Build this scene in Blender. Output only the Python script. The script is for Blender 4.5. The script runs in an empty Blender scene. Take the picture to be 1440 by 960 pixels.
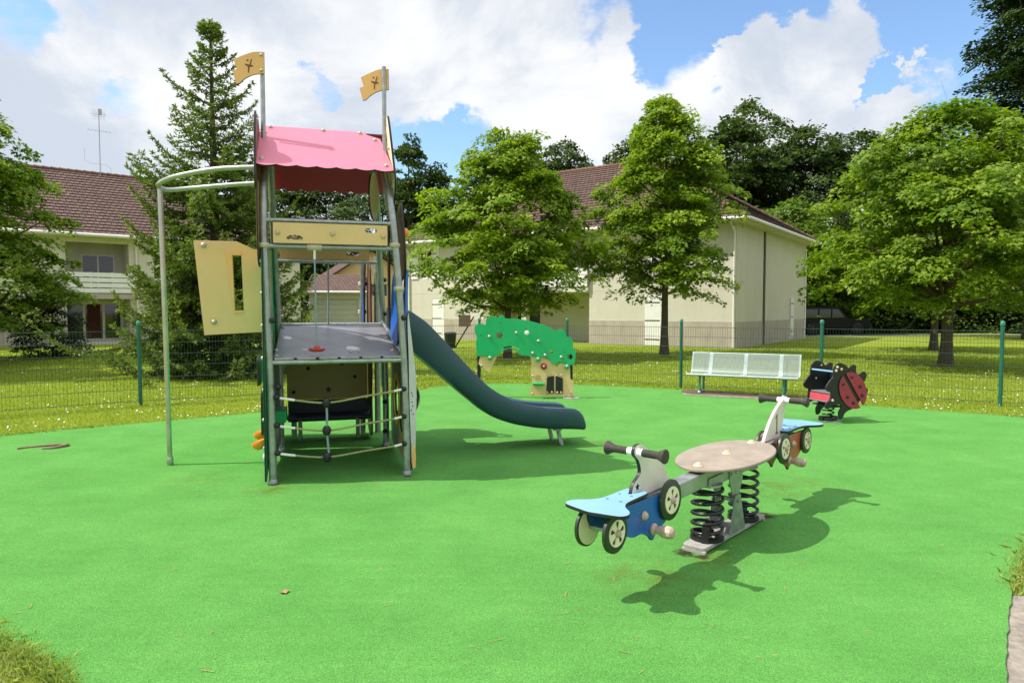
import bpy, bmesh, math, random
import numpy as np
from mathutils import Vector, Matrix

random.seed(7)
RNG = np.random.default_rng(11)
SC = bpy.context.scene
COL = SC.collection
R = math.radians
PI = math.pi

# ------------------------------------------------------------------ materials
def nset(nd, **kw):
    for k, v in kw.items():
        nd.inputs[k.replace('_', ' ')].default_value = v

def newmat(name):
    m = bpy.data.materials.new(name)
    m.use_nodes = True
    nt = m.node_tree
    return m, nt, nt.nodes['Principled BSDF']

def c4(c):
    return (c[0], c[1], c[2], 1.0)

def mat(name, col, rough=0.5, metal=0.0, var=0.15, scale=6.0, bump=0.0, bscale=120.0, spec=0.5, dirt=0.0, dirtcol=(0.12, 0.10, 0.07), streak=1.0):
    """plain surface with a little wear: two noise layers over the colour, optional bump"""
    m, nt, p = newmat(name)
    N, L = nt.nodes, nt.links
    tc = N.new('ShaderNodeTexCoord')
    nz = N.new('ShaderNodeTexNoise'); nset(nz, Scale=scale, Detail=6.0, Roughness=0.65)
    L.new(tc.outputs['Object'], nz.inputs['Vector'])
    mr = N.new('ShaderNodeMapRange'); nset(mr, From_Min=0.3, From_Max=0.7, To_Min=1.0 - var, To_Max=1.0 + var)
    L.new(nz.outputs['Fac'], mr.inputs['Value'])
    mx = N.new('ShaderNodeVectorMath'); mx.operation = 'SCALE'
    mx.inputs[0].default_value = col
    L.new(mr.outputs['Result'], mx.inputs['Scale'])
    out = mx.outputs['Vector']
    if dirt > 0:
        n2 = N.new('ShaderNodeTexNoise'); nset(n2, Scale=scale * 2.3, Detail=8.0, Roughness=0.7)
        m_ = N.new('ShaderNodeMapping'); m_.inputs['Scale'].default_value = (1, 1, streak)
        L.new(tc.outputs['Object'], m_.inputs['Vector']); L.new(m_.outputs[0], n2.inputs['Vector'])
        r2 = N.new('ShaderNodeMapRange'); nset(r2, From_Min=0.5, From_Max=0.75, To_Min=0.0, To_Max=dirt)
        L.new(n2.outputs['Fac'], r2.inputs['Value'])
        m2 = N.new('ShaderNodeMix'); m2.data_type = 'RGBA'
        L.new(r2.outputs['Result'], m2.inputs[0]); L.new(out, m2.inputs[6]); m2.inputs[7].default_value = c4(dirtcol)
        out = m2.outputs[2]
    L.new(out, p.inputs['Base Color'])
    rr = N.new('ShaderNodeMapRange'); nset(rr, From_Min=0.3, From_Max=0.7, To_Min=max(0.02, rough - 0.08), To_Max=min(1, rough + 0.08))
    L.new(nz.outputs['Fac'], rr.inputs['Value']); L.new(rr.outputs['Result'], p.inputs['Roughness'])
    nset(p, Metallic=metal)
    p.inputs['Specular IOR Level'].default_value = spec
    if bump > 0:
        nb = N.new('ShaderNodeTexNoise'); nset(nb, Scale=bscale, Detail=4.0)
        L.new(tc.outputs['Object'], nb.inputs['Vector'])
        b = N.new('ShaderNodeBump'); nset(b, Strength=bump, Distance=0.004)
        L.new(nb.outputs['Fac'], b.inputs['Height']); L.new(b.outputs['Normal'], p.inputs['Normal'])
    return m

M = {}
M['galv'] = mat('galvanised_steel', (0.36, 0.38, 0.38), 0.42, 0.75, 0.25, 14, 0.15, 60, dirt=0.25, dirtcol=(0.22, 0.22, 0.2))
M['galv_light'] = mat('bare_steel', (0.42, 0.43, 0.42), 0.45, 0.8, 0.2, 10, 0.1, 60)
M['pole'] = mat('polished_pole', (0.5, 0.48, 0.43), 0.3, 0.85, 0.15, 5)
M['pink'] = mat('pink_board', (0.66, 0.165, 0.25), 0.42, 0, 0.05, 3, dirt=0.08, dirtcol=(0.5, 0.3, 0.3))
M['red_under'] = mat('red_board', (0.40, 0.03, 0.04), 0.45, 0, 0.08, 4)
M['tan'] = mat('tan_board', (0.72, 0.50, 0.23), 0.42, 0, 0.05, 3, dirt=0.10, dirtcol=(0.45, 0.33, 0.18))
M['tan_deep'] = mat('ochre_board', (0.48, 0.31, 0.12), 0.45, 0, 0.08, 3, dirt=0.15, dirtcol=(0.35, 0.25, 0.14))
M['flag'] = mat('flag_board', (0.80, 0.46, 0.17), 0.42, 0, 0.06, 3, dirt=0.1, dirtcol=(0.5, 0.33, 0.18))
M['cream'] = mat('cream_board', (0.78, 0.72, 0.50), 0.45, 0, 0.06, 4, dirt=0.15, dirtcol=(0.5, 0.42, 0.28))
M['brown'] = mat('brown_board', (0.16, 0.065, 0.035), 0.45, 0, 0.15, 5)
M['blue'] = mat('blue_board', (0.015, 0.13, 0.62), 0.4, 0, 0.1, 5)
M['green'] = mat('green_board', (0.01, 0.40, 0.13), 0.4, 0, 0.08, 4, dirt=0.08, dirtcol=(0.05, 0.25, 0.1))
M['white_board'] = mat('white_board', (0.70, 0.66, 0.58), 0.45, 0, 0.08, 5, dirt=0.2, dirtcol=(0.45, 0.40, 0.32))
M['grey_board'] = mat('pale_grey_board', (0.55, 0.55, 0.55), 0.45, 0, 0.08, 5)
M['edge'] = mat('dark_board_edge', (0.012, 0.012, 0.013), 0.5, 0, 0.2, 20)
M['pink_edge'] = mat('pink_board_edge', (0.75, 0.42, 0.50), 0.5, 0, 0.1, 20)
M['deck'] = mat('grey_deck', (0.17, 0.17, 0.19), 0.38, 0, 0.12, 4, 0.2, 160, dirt=0.3, dirtcol=(0.2, 0.19, 0.18))
M['slide'] = mat('teal_plastic', (0.032, 0.080, 0.105), 0.36, 0, 0.08, 3, 0.05, 90, dirt=0.12, dirtcol=(0.07, 0.13, 0.13))
M['navy'] = mat('navy_board', (0.01, 0.014, 0.04), 0.45, 0, 0.2, 6)
M['bolt'] = mat('bolt_cap', (0.42, 0.40, 0.36), 0.4, 0.3, 0.2, 30)
M['beige_bolt'] = mat('beige_bolt_cap', (0.55, 0.44, 0.30), 0.42, 0, 0.2, 30)
M['clamp'] = mat('beige_clamp', (0.48, 0.43, 0.33), 0.5, 0.1, 0.2, 20)
M['black'] = mat('black_plastic', (0.012, 0.012, 0.013), 0.42, 0, 0.2, 15)
M['spring'] = mat('black_spring', (0.010, 0.010, 0.011), 0.3, 0, 0.2, 15)
M['rope'] = mat('sun_bleached_rope', (0.30, 0.30, 0.14), 0.9, 0, 0.25, 60, 0.8, 260)
M['rope_blue'] = mat('grey_blue_rope', (0.24, 0.33, 0.36), 0.9, 0, 0.25, 60, 0.8, 260)
M['red'] = mat('red_plastic', (0.42, 0.03, 0.03), 0.4, 0, 0.12, 10)
M['orange'] = mat('orange_plastic', (0.85, 0.27, 0.02), 0.4, 0, 0.1, 10)
M['yellow'] = mat('yellow_plastic', (0.75, 0.45, 0.02), 0.4, 0, 0.1, 10)
M['skyblue'] = mat('sky_blue_board', (0.20, 0.39, 0.60), 0.4, 0, 0.05, 4, dirt=0.08, dirtcol=(0.3, 0.45, 0.5))
M['bluebody'] = mat('royal_blue_board', (0.01, 0.10, 0.40), 0.32, 0, 0.1, 6, dirt=0.15, dirtcol=(0.05, 0.09, 0.2))
M['redbody'] = mat('brick_red_board', (0.36, 0.075, 0.045), 0.4, 0, 0.1, 6, dirt=0.2, dirtcol=(0.3, 0.15, 0.1))
M['tyre'] = mat('dark_green_tyre', (0.018, 0.035, 0.014), 0.45, 0, 0.2, 8)
M['grip'] = mat('brown_grip', (0.045, 0.036, 0.03), 0.6, 0, 0.25, 20, 0.3, 150)
M['disc'] = mat('weathered_disc', (0.30, 0.245, 0.19), 0.6, 0, 0.18, 5, 0.25, 200, dirt=0.45, dirtcol=(0.20, 0.16, 0.12))
M['peg'] = mat('dusty_pink_peg', (0.46, 0.34, 0.27), 0.55, 0, 0.25, 25)
M['ladyred'] = mat('crimson_board', (0.36, 0.028, 0.058), 0.42, 0, 0.1, 5)
M['ladyseat'] = mat('red_pink_board', (0.62, 0.07, 0.11), 0.42, 0, 0.1, 5)
M['fence'] = mat('fence_green', (0.012, 0.11, 0.075), 0.4, 0, 0.15, 5)
M['fencewire'] = mat('fence_wire_green', (0.012, 0.045, 0.034), 0.5, 0, 0.15, 5)
M['benchgreen'] = mat('bench_green', (0.03, 0.20, 0.14), 0.4, 0.1, 0.2, 8)
M['concrete'] = mat('old_concrete', (0.25, 0.215, 0.175), 0.9, 0, 0.4, 14, 1.0, 40, dirt=0.85, dirtcol=(0.16, 0.13, 0.10))
M['plate'] = mat('dusty_plate', (0.33, 0.315, 0.29), 0.7, 0, 0.2, 9, 0.4, 50, dirt=0.5, dirtcol=(0.2, 0.16, 0.12))
M['plaster'] = mat('cream_render', (0.575, 0.545, 0.455), 0.9, 0, 0.05, 0.9, 0.3, 90, dirt=0.28, dirtcol=(0.42, 0.38, 0.30), streak=0.12)
M['plaster_grey'] = mat('grey_cream_render', (0.64, 0.60, 0.51), 0.9, 0, 0.05, 0.9, 0.3, 90, dirt=0.28, dirtcol=(0.40, 0.37, 0.30), streak=0.12)
M['plinth'] = mat('brown_grey_render', (0.42, 0.37, 0.305), 0.9, 0, 0.1, 1.5, 0.4, 90, dirt=0.5, dirtcol=(0.20, 0.17, 0.13), streak=0.2)
M['yellow_render'] = mat('yellow_render', (0.62, 0.46, 0.22), 0.9, 0, 0.06, 1.0, 0.3, 90)
M['white_paint'] = mat('white_paint', (0.78, 0.77, 0.74), 0.5, 0, 0.05, 3)
M['offwhite'] = mat('off_white_gutter', (0.62, 0.58, 0.48), 0.5, 0, 0.08, 3)
M['garage'] = mat('pale_green_door', (0.48, 0.50, 0.40), 0.6, 0, 0.06, 2)
M['brown_pipe'] = mat('brown_strip', (0.10, 0.075, 0.055), 0.6, 0, 0.1, 4)
M['iron'] = mat('dark_iron', (0.02, 0.02, 0.02), 0.5, 0.3, 0.2, 9)
M['curtain'] = mat('red_curtain', (0.09, 0.02, 0.018), 0.8, 0, 0.3, 4)
M['carblack'] = mat('black_car_paint', (0.004, 0.004, 0.005), 0.5, 0, 0.1, 4, spec=0.25)
M['rubber'] = mat('tyre_rubber', (0.012, 0.012, 0.012), 0.8, 0, 0.2, 10)
M['bark'] = mat('maple_bark', (0.085, 0.065, 0.045), 0.95, 0, 0.35, 7, 1.0, 45)
M['bark_pale'] = mat('pale_brown_bark', (0.20, 0.135, 0.085), 0.95, 0, 0.3, 7, 1.0, 45)
M['brownleaf'] = mat('dry_leaf', (0.32, 0.20, 0.10), 0.8, 0, 0.3, 20)
M['strip'] = mat('brown_rubber_strip', (0.20, 0.15, 0.09), 0.85, 0, 0.3, 20)
M['signboard'] = mat('faded_brown_board', (0.20, 0.14, 0.11), 0.8, 0, 0.2, 6)
M['asphalt'] = mat('asphalt', (0.10, 0.098, 0.095), 0.95, 0, 0.15, 3, 0.5, 60)
M['hedge_earth'] = mat('bare_earth', (0.11, 0.075, 0.05), 0.95, 0, 0.3, 3, 0.6, 30)

def glass_mat():
    m, nt, p = newmat('window_glass')
    nset(p, Roughness=0.04)
    p.inputs['Base Color'].default_value = (0.012, 0.015, 0.016, 1)
    p.inputs['Specular IOR Level'].default_value = 0.8
    return m
M['glass'] = glass_mat()

def bubble_mat():
    m, nt, p = newmat('clear_plastic_bubble')
    N, L = nt.nodes, nt.links
    tr = N.new('ShaderNodeBsdfTransparent'); tr.inputs['Color'].default_value = (0.86, 0.9, 0.85, 1)
    gl = N.new('ShaderNodeBsdfGlossy'); gl.inputs['Roughness'].default_value = 0.06
    fr = N.new('ShaderNodeFresnel'); fr.inputs['IOR'].default_value = 1.5
    mx = N.new('ShaderNodeMixShader')
    L.new(fr.outputs[0], mx.inputs[0]); L.new(tr.outputs[0], mx.inputs[1]); L.new(gl.outputs[0], mx.inputs[2])
    L.new(mx.outputs[0], N['Material Output'].inputs['Surface'])
    return m
M['bubble'] = bubble_mat()

def perforated_mat():
    """pale green steel sheet punched with rows of round holes"""
    m, nt, p = newmat('perforated_steel')
    N, L = nt.nodes, nt.links
    p.inputs['Base Color'].default_value = (0.27, 0.32, 0.28, 1); nset(p, Roughness=0.4, Metallic=0.4)
    tc = N.new('ShaderNodeTexCoord')
    mp = N.new('ShaderNodeMapping'); mp.inputs['Scale'].default_value = (70, 70, 70)
    L.new(tc.outputs['UV'], mp.inputs['Vector'])
    fr = N.new('ShaderNodeVectorMath'); fr.operation = 'FRACTION'; L.new(mp.outputs[0], fr.inputs[0])
    ds = N.new('ShaderNodeVectorMath'); ds.operation = 'DISTANCE'; L.new(fr.outputs[0], ds.inputs[0]); ds.inputs[1].default_value = (0.5, 0.5, 0)
    lt = N.new('ShaderNodeMath'); lt.operation = 'LESS_THAN'; L.new(ds.outputs['Value'], lt.inputs[0]); lt.inputs[1].default_value = 0.30
    tr = N.new('ShaderNodeBsdfTransparent')
    mx = N.new('ShaderNodeMixShader')
    L.new(lt.outputs[0], mx.inputs[0]); L.new(p.outputs[0], mx.inputs[1]); L.new(tr.outputs[0], mx.inputs[2])
    L.new(mx.outputs[0], N['Material Output'].inputs['Surface'])
    return m
M['perf'] = perforated_mat()
M['benchsteel'] = mat('bench_pale_steel', (0.40, 0.49, 0.45), 0.32, 0.4, 0.1, 6)

def tile_mat():
    m, nt, p = newmat('clay_roof_tiles')
    N, L = nt.nodes, nt.links
    tc = N.new('ShaderNodeTexCoord')
    br = N.new('ShaderNodeTexBrick'); br.offset = 0.5; br.squash = 1.0
    nset(br, Scale=1.0, Mortar_Size=0.02, Mortar_Smooth=0.3, Bias=-0.1, Brick_Width=0.24, Row_Height=0.33)
    br.inputs['Color1'].default_value = (0.130, 0.066, 0.046, 1)
    br.inputs['Color2'].default_value = (0.082, 0.042, 0.031, 1)
    br.inputs['Mortar'].default_value = (0.012, 0.008, 0.007, 1)
    L.new(tc.outputs['UV'], br.inputs['Vector'])
    nz = N.new('ShaderNodeTexNoise'); nset(nz, Scale=2.2, Detail=8.0, Roughness=0.7)
    L.new(tc.outputs['UV'], nz.inputs['Vector'])
    mr = N.new('ShaderNodeMapRange'); nset(mr, From_Min=0.57, From_Max=0.72, To_Min=0.0, To_Max=0.6)
    L.new(nz.outputs['Fac'], mr.inputs['Value'])
    n3 = N.new('ShaderNodeTexNoise'); nset(n3, Scale=9.0, Detail=4.0); L.new(tc.outputs['UV'], n3.inputs['Vector'])
    r3 = N.new('ShaderNodeMapRange'); nset(r3, From_Min=0.48, From_Max=0.62, To_Min=0.0, To_Max=1.0); L.new(n3.outputs['Fac'], r3.inputs['Value'])
    mu = N.new('ShaderNodeMath'); mu.operation = 'MULTIPLY'; L.new(mr.outputs[0], mu.inputs[0]); L.new(r3.outputs[0], mu.inputs[1])
    mx = N.new('ShaderNodeMix'); mx.data_type = 'RGBA'
    L.new(mu.outputs[0], mx.inputs[0]); L.new(br.outputs['Color'], mx.inputs[6]); mx.inputs[7].default_value = (0.30, 0.25, 0.17, 1)
    L.new(mx.outputs[2], p.inputs['Base Color'])
    nset(p, Roughness=0.85)
    # courses: each row steps down, each tile is slightly rounded
    sx = N.new('ShaderNodeSeparateXYZ'); L.new(tc.outputs['UV'], sx.inputs[0])
    dv = N.new('ShaderNodeMath'); dv.operation = 'DIVIDE'; L.new(sx.outputs['Y'], dv.inputs[0]); dv.inputs[1].default_value = 0.30
    fy = N.new('ShaderNodeMath'); fy.operation = 'FRACT'; L.new(dv.outputs[0], fy.inputs[0])
    inv = N.new('ShaderNodeMath'); inv.operation = 'SUBTRACT'; inv.inputs[0].default_value = 1.0; L.new(fy.outputs[0], inv.inputs[1])
    ad = N.new('ShaderNodeMath'); ad.operation = 'SUBTRACT'; L.new(inv.outputs[0], ad.inputs[0]); L.new(br.outputs['Fac'], ad.inputs[1])
    b = N.new('ShaderNodeBump'); nset(b, Strength=1.0, Distance=0.05)
    L.new(ad.outputs[0], b.inputs['Height']); L.new(b.outputs['Normal'], p.inputs['Normal'])
    return m
M['tiles'] = tile_mat()
M['ridge'] = mat('ridge_tiles', (0.15, 0.075, 0.05), 0.85, 0, 0.3, 3)

def leaf_mat(name, c_dark, c_light, transl=0.35, rough=0.5):
    """leaf colour varies leaf by leaf (face attribute 'tint')"""
    m, nt, p = newmat(name)
    N, L = nt.nodes, nt.links
    at = N.new('ShaderNodeAttribute'); at.attribute_name = 'tint'
    mx = N.new('ShaderNodeMix'); mx.data_type = 'RGBA'
    L.new(at.outputs['Fac'], mx.inputs[0]); mx.inputs[6].default_value = c4(c_dark); mx.inputs[7].default_value = c4(c_light)
    L.new(mx.outputs[2], p.inputs['Base Color'])
    nset(p, Roughness=rough); p.inputs['Specular IOR Level'].default_value = 0.2
    tl = N.new('ShaderNodeBsdfTranslucent')
    g = N.new('ShaderNodeMix'); g.data_type = 'RGBA'; g.blend_type = 'MULTIPLY'; g.inputs[0].default_value = 1.0
    L.new(mx.outputs[2], g.inputs[6]); g.inputs[7].default_value = (1.25, 1.35, 0.55, 1)
    L.new(g.outputs[2], tl.inputs['Color'])
    ms = N.new('ShaderNodeMixShader'); ms.inputs[0].default_value = transl
    L.new(p.outputs[0], ms.inputs[1]); L.new(tl.outputs[0], ms.inputs[2])
    L.new(ms.outputs[0], N['Material Output'].inputs['Surface'])
    return m
M['maple'] = leaf_mat('maple_leaf', (0.095, 0.185, 0.013), (0.34, 0.44, 0.034), 0.40)
M['maple_deep'] = leaf_mat('deep_maple_leaf', (0.080, 0.165, 0.013), (0.28, 0.375, 0.030), 0.40)
M['wood'] = leaf_mat('woodland_leaf', (0.034, 0.066, 0.015), (0.095, 0.145, 0.03), 0.3)
M['wood_mid'] = leaf_mat('woodland_mid_leaf', (0.040, 0.080, 0.014), (0.11, 0.165, 0.03), 0.35)
M['wood_light'] = leaf_mat('woodland_light_leaf', (0.07, 0.14, 0.018), (0.20, 0.28, 0.036), 0.4)
M['cedar'] = leaf_mat('cedar_needle', (0.022, 0.052, 0.016), (0.06, 0.10, 0.026), 0.2)
M['spruce'] = leaf_mat('spruce_needle', (0.042, 0.082, 0.020), (0.25, 0.33, 0.05), 0.28)
M['shrub'] = leaf_mat('shrub_leaf', (0.016, 0.03, 0.014), (0.04, 0.06, 0.024), 0.2)
M['blade'] = leaf_mat('grass_blade', (0.17, 0.265, 0.020), (0.45, 0.51, 0.08), 0.45, 0.6)
M['dryblade'] = leaf_mat('dry_grass_blade', (0.22, 0.32, 0.05), (0.58, 0.60, 0.24), 0.35, 0.6)
M['daisy'] = mat('daisy_petal', (0.80, 0.80, 0.74), 0.7, 0, 0.05, 3)

def lawn_mat():
    m, nt, p = newmat('lawn')
    N, L = nt.nodes, nt.links
    tc = N.new('ShaderNodeTexCoord')
    a = N.new('ShaderNodeTexNoise'); nset(a, Scale=0.35, Detail=6.0, Roughness=0.6)
    b = N.new('ShaderNodeTexNoise'); nset(b, Scale=22.0, Detail=8.0, Roughness=0.75)
    for n in (a, b): L.new(tc.outputs['Object'], n.inputs['Vector'])
    r1 = N.new('ShaderNodeValToRGB')
    r1.color_ramp.elements[0].position = 0.3; r1.color_ramp.elements[0].color = (0.17, 0.245, 0.020, 1)
    r1.color_ramp.elements[1].position = 0.7; r1.color_ramp.elements[1].color = (0.28, 0.33, 0.040, 1)
    L.new(a.outputs['Fac'], r1.inputs[0])
    mr = N.new('ShaderNodeMapRange'); nset(mr, From_Min=0.3, From_Max=0.7, To_Min=0.62, To_Max=1.35)
    L.new(b.outputs['Fac'], mr.inputs['Value'])
    sc = N.new('ShaderNodeVectorMath'); sc.operation = 'SCALE'
    L.new(r1.outputs['Color'], sc.inputs[0]); L.new(mr.outputs[0], sc.inputs['Scale'])
    L.new(sc.outputs['Vector'], p.inputs['Base Color'])
    nset(p, Roughness=0.95); p.inputs['Specular IOR Level'].default_value = 0.1
    bp = N.new('ShaderNodeBump'); nset(bp, Strength=1.0, Distance=0.05)
    L.new(b.outputs['Fac'], bp.inputs['Height']); L.new(bp.outputs['Normal'], p.inputs['Normal'])
    return m
M['lawn'] = lawn_mat()

MAT_STAINS = [((2.35, 6.15), 0.42, 0.55), ((2.75, 6.35), 0.30, 0.4), ((0.85, 4.1), 0.42, 0.5), ((1.3, 4.45), 0.30, 0.5), ((-2.2, 6.1), 0.3, 0.5),
              ((-3.6, 7.1), 0.16, 0.35), ((1.1, 8.15), 0.45, 0.35), ((-1.05, 6.6), 0.22, 0.35), ((3.0, 6.1), 0.25, 0.3), ((-3.0, 6.4), 0.5, 0.25)]
def turf_mat():
    """green synthetic play surface: fine fibres, faint brush streaks, litter specks, worn patches"""
    m, nt, p = newmat('green_play_surface')
    N, L = nt.nodes, nt.links
    tc = N.new('ShaderNodeTexCoord')
    def noise(scale, detail=5.0, rough=0.6, mapping=None):
        n = N.new('ShaderNodeTexNoise'); nset(n, Scale=scale, Detail=detail, Roughness=rough)
        if mapping:
            mp = N.new('ShaderNodeMapping'); mp.inputs['Scale'].default_value = mapping[0]; mp.inputs['Rotation'].default_value = (0, 0, mapping[1])
            L.new(tc.outputs['Object'], mp.inputs['Vector']); L.new(mp.outputs[0], n.inputs['Vector'])
        else:
            L.new(tc.outputs['Object'], n.inputs['Vector'])
        return n.outputs['Fac']
    def rng(v, a, b, c, d):
        r = N.new('ShaderNodeMapRange'); nset(r, From_Min=a, From_Max=b, To_Min=c, To_Max=d); L.new(v, r.inputs['Value']); return r.outputs[0]
    def math2(op, a, b):
        n = N.new('ShaderNodeMath'); n.operation = op
        for i, v in enumerate((a, b)):
            if isinstance(v, (int, float)): n.inputs[i].default_value = v
            else: L.new(v, n.inputs[i])
        return n.outputs[0]
    fine = noise(220.0, 3.0, 0.7)
    grain = noise(110.0, 4.0, 0.7)
    mid = noise(1.3, 7.0, 0.65)
    streak = noise(3.0, 5.0, 0.6, ((0.6, 5.0, 1), 0.35))
    k = math2('MULTIPLY', rng(fine, 0.3, 0.7, 0.52, 1.48), rng(grain, 0.3, 0.7, 0.76, 1.24))
    k = math2('MULTIPLY', k, rng(mid, 0.3, 0.7, 0.93, 1.07))
    k = math2('MULTIPLY', k, rng(streak, 0.3, 0.7, 0.95, 1.05))
    base = N.new('ShaderNodeMix'); base.data_type = 'RGBA'
    L.new(rng(mid, 0.35, 0.65, 0, 1), base.inputs[0])
    base.inputs[6].default_value = (0.086, 0.262, 0.053, 1); base.inputs[7].default_value = (0.100, 0.280, 0.061, 1)
    col = base.outputs[2]
    # worn, dusty patches round the equipment
    geo = N.new('ShaderNodeNewGeometry')
    wn = noise(5.0, 7.0, 0.75)
    tot = None
    for (x, y), rad, st in MAT_STAINS:
        d = N.new('ShaderNodeVectorMath'); d.operation = 'DISTANCE'; L.new(tc.outputs['Object'], d.inputs[0]); d.inputs[1].default_value = (x, y, 0)
        g = rng(d.outputs['Value'], rad, 0.0, 0.0, st * 1.5)
        tot = g if tot is None else math2('MAXIMUM', tot, g)
    stain = math2('MULTIPLY', tot, rng(wn, 0.42, 0.68, 0.0, 1.6))
    stain = math2('MINIMUM', stain, 0.8)
    mx = N.new('ShaderNodeMix'); mx.data_type = 'RGBA'; L.new(stain, mx.inputs[0]); L.new(col, mx.inputs[6]); mx.inputs[7].default_value = (0.10, 0.125, 0.020, 1)
    # torn dark spots at the ends of the seesaw's foot
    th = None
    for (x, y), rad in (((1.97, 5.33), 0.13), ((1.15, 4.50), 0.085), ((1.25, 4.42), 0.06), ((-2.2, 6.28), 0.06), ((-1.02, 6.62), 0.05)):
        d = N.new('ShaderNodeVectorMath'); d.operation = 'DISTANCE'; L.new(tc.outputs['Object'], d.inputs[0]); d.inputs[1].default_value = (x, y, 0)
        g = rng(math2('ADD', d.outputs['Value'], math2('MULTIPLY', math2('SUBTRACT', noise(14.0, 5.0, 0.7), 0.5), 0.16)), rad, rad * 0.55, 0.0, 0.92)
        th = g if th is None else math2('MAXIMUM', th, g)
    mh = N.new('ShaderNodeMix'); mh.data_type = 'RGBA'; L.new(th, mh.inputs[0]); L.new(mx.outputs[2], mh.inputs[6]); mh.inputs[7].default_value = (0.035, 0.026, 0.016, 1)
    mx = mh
    # short brown litter specks and threads
    lit = noise(16.0, 2.0, 0.5, ((0.7, 2.6, 1), 0.5)); gate = noise(2.2, 3.0, 0.6)
    sp = math2('MULTIPLY', rng(lit, 0.715, 0.745, 0.0, 0.7), rng(gate, 0.45, 0.6, 0.0, 1.0))
    m2 = N.new('ShaderNodeMix'); m2.data_type = 'RGBA'; L.new(sp, m2.inputs[0]); L.new(mx.outputs[2], m2.inputs[6]); m2.inputs[7].default_value = (0.30, 0.24, 0.10, 1)
    sc = N.new('ShaderNodeVectorMath'); sc.operation = 'SCALE'; L.new(m2.outputs[2], sc.inputs[0]); L.new(k, sc.inputs['Scale'])
    L.new(sc.outputs['Vector'], p.inputs['Base Color'])
    nset(p, Roughness=0.9); p.inputs['Specular IOR Level'].default_value = 0.06
    bp = N.new('ShaderNodeBump'); nset(bp, Strength=0.55, Distance=0.006)
    L.new(math2('ADD', fine, grain), bp.inputs['Height']); L.new(bp.outputs['Normal'], p.inputs['Normal'])
    return m
M['turf'] = turf_mat()
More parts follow.
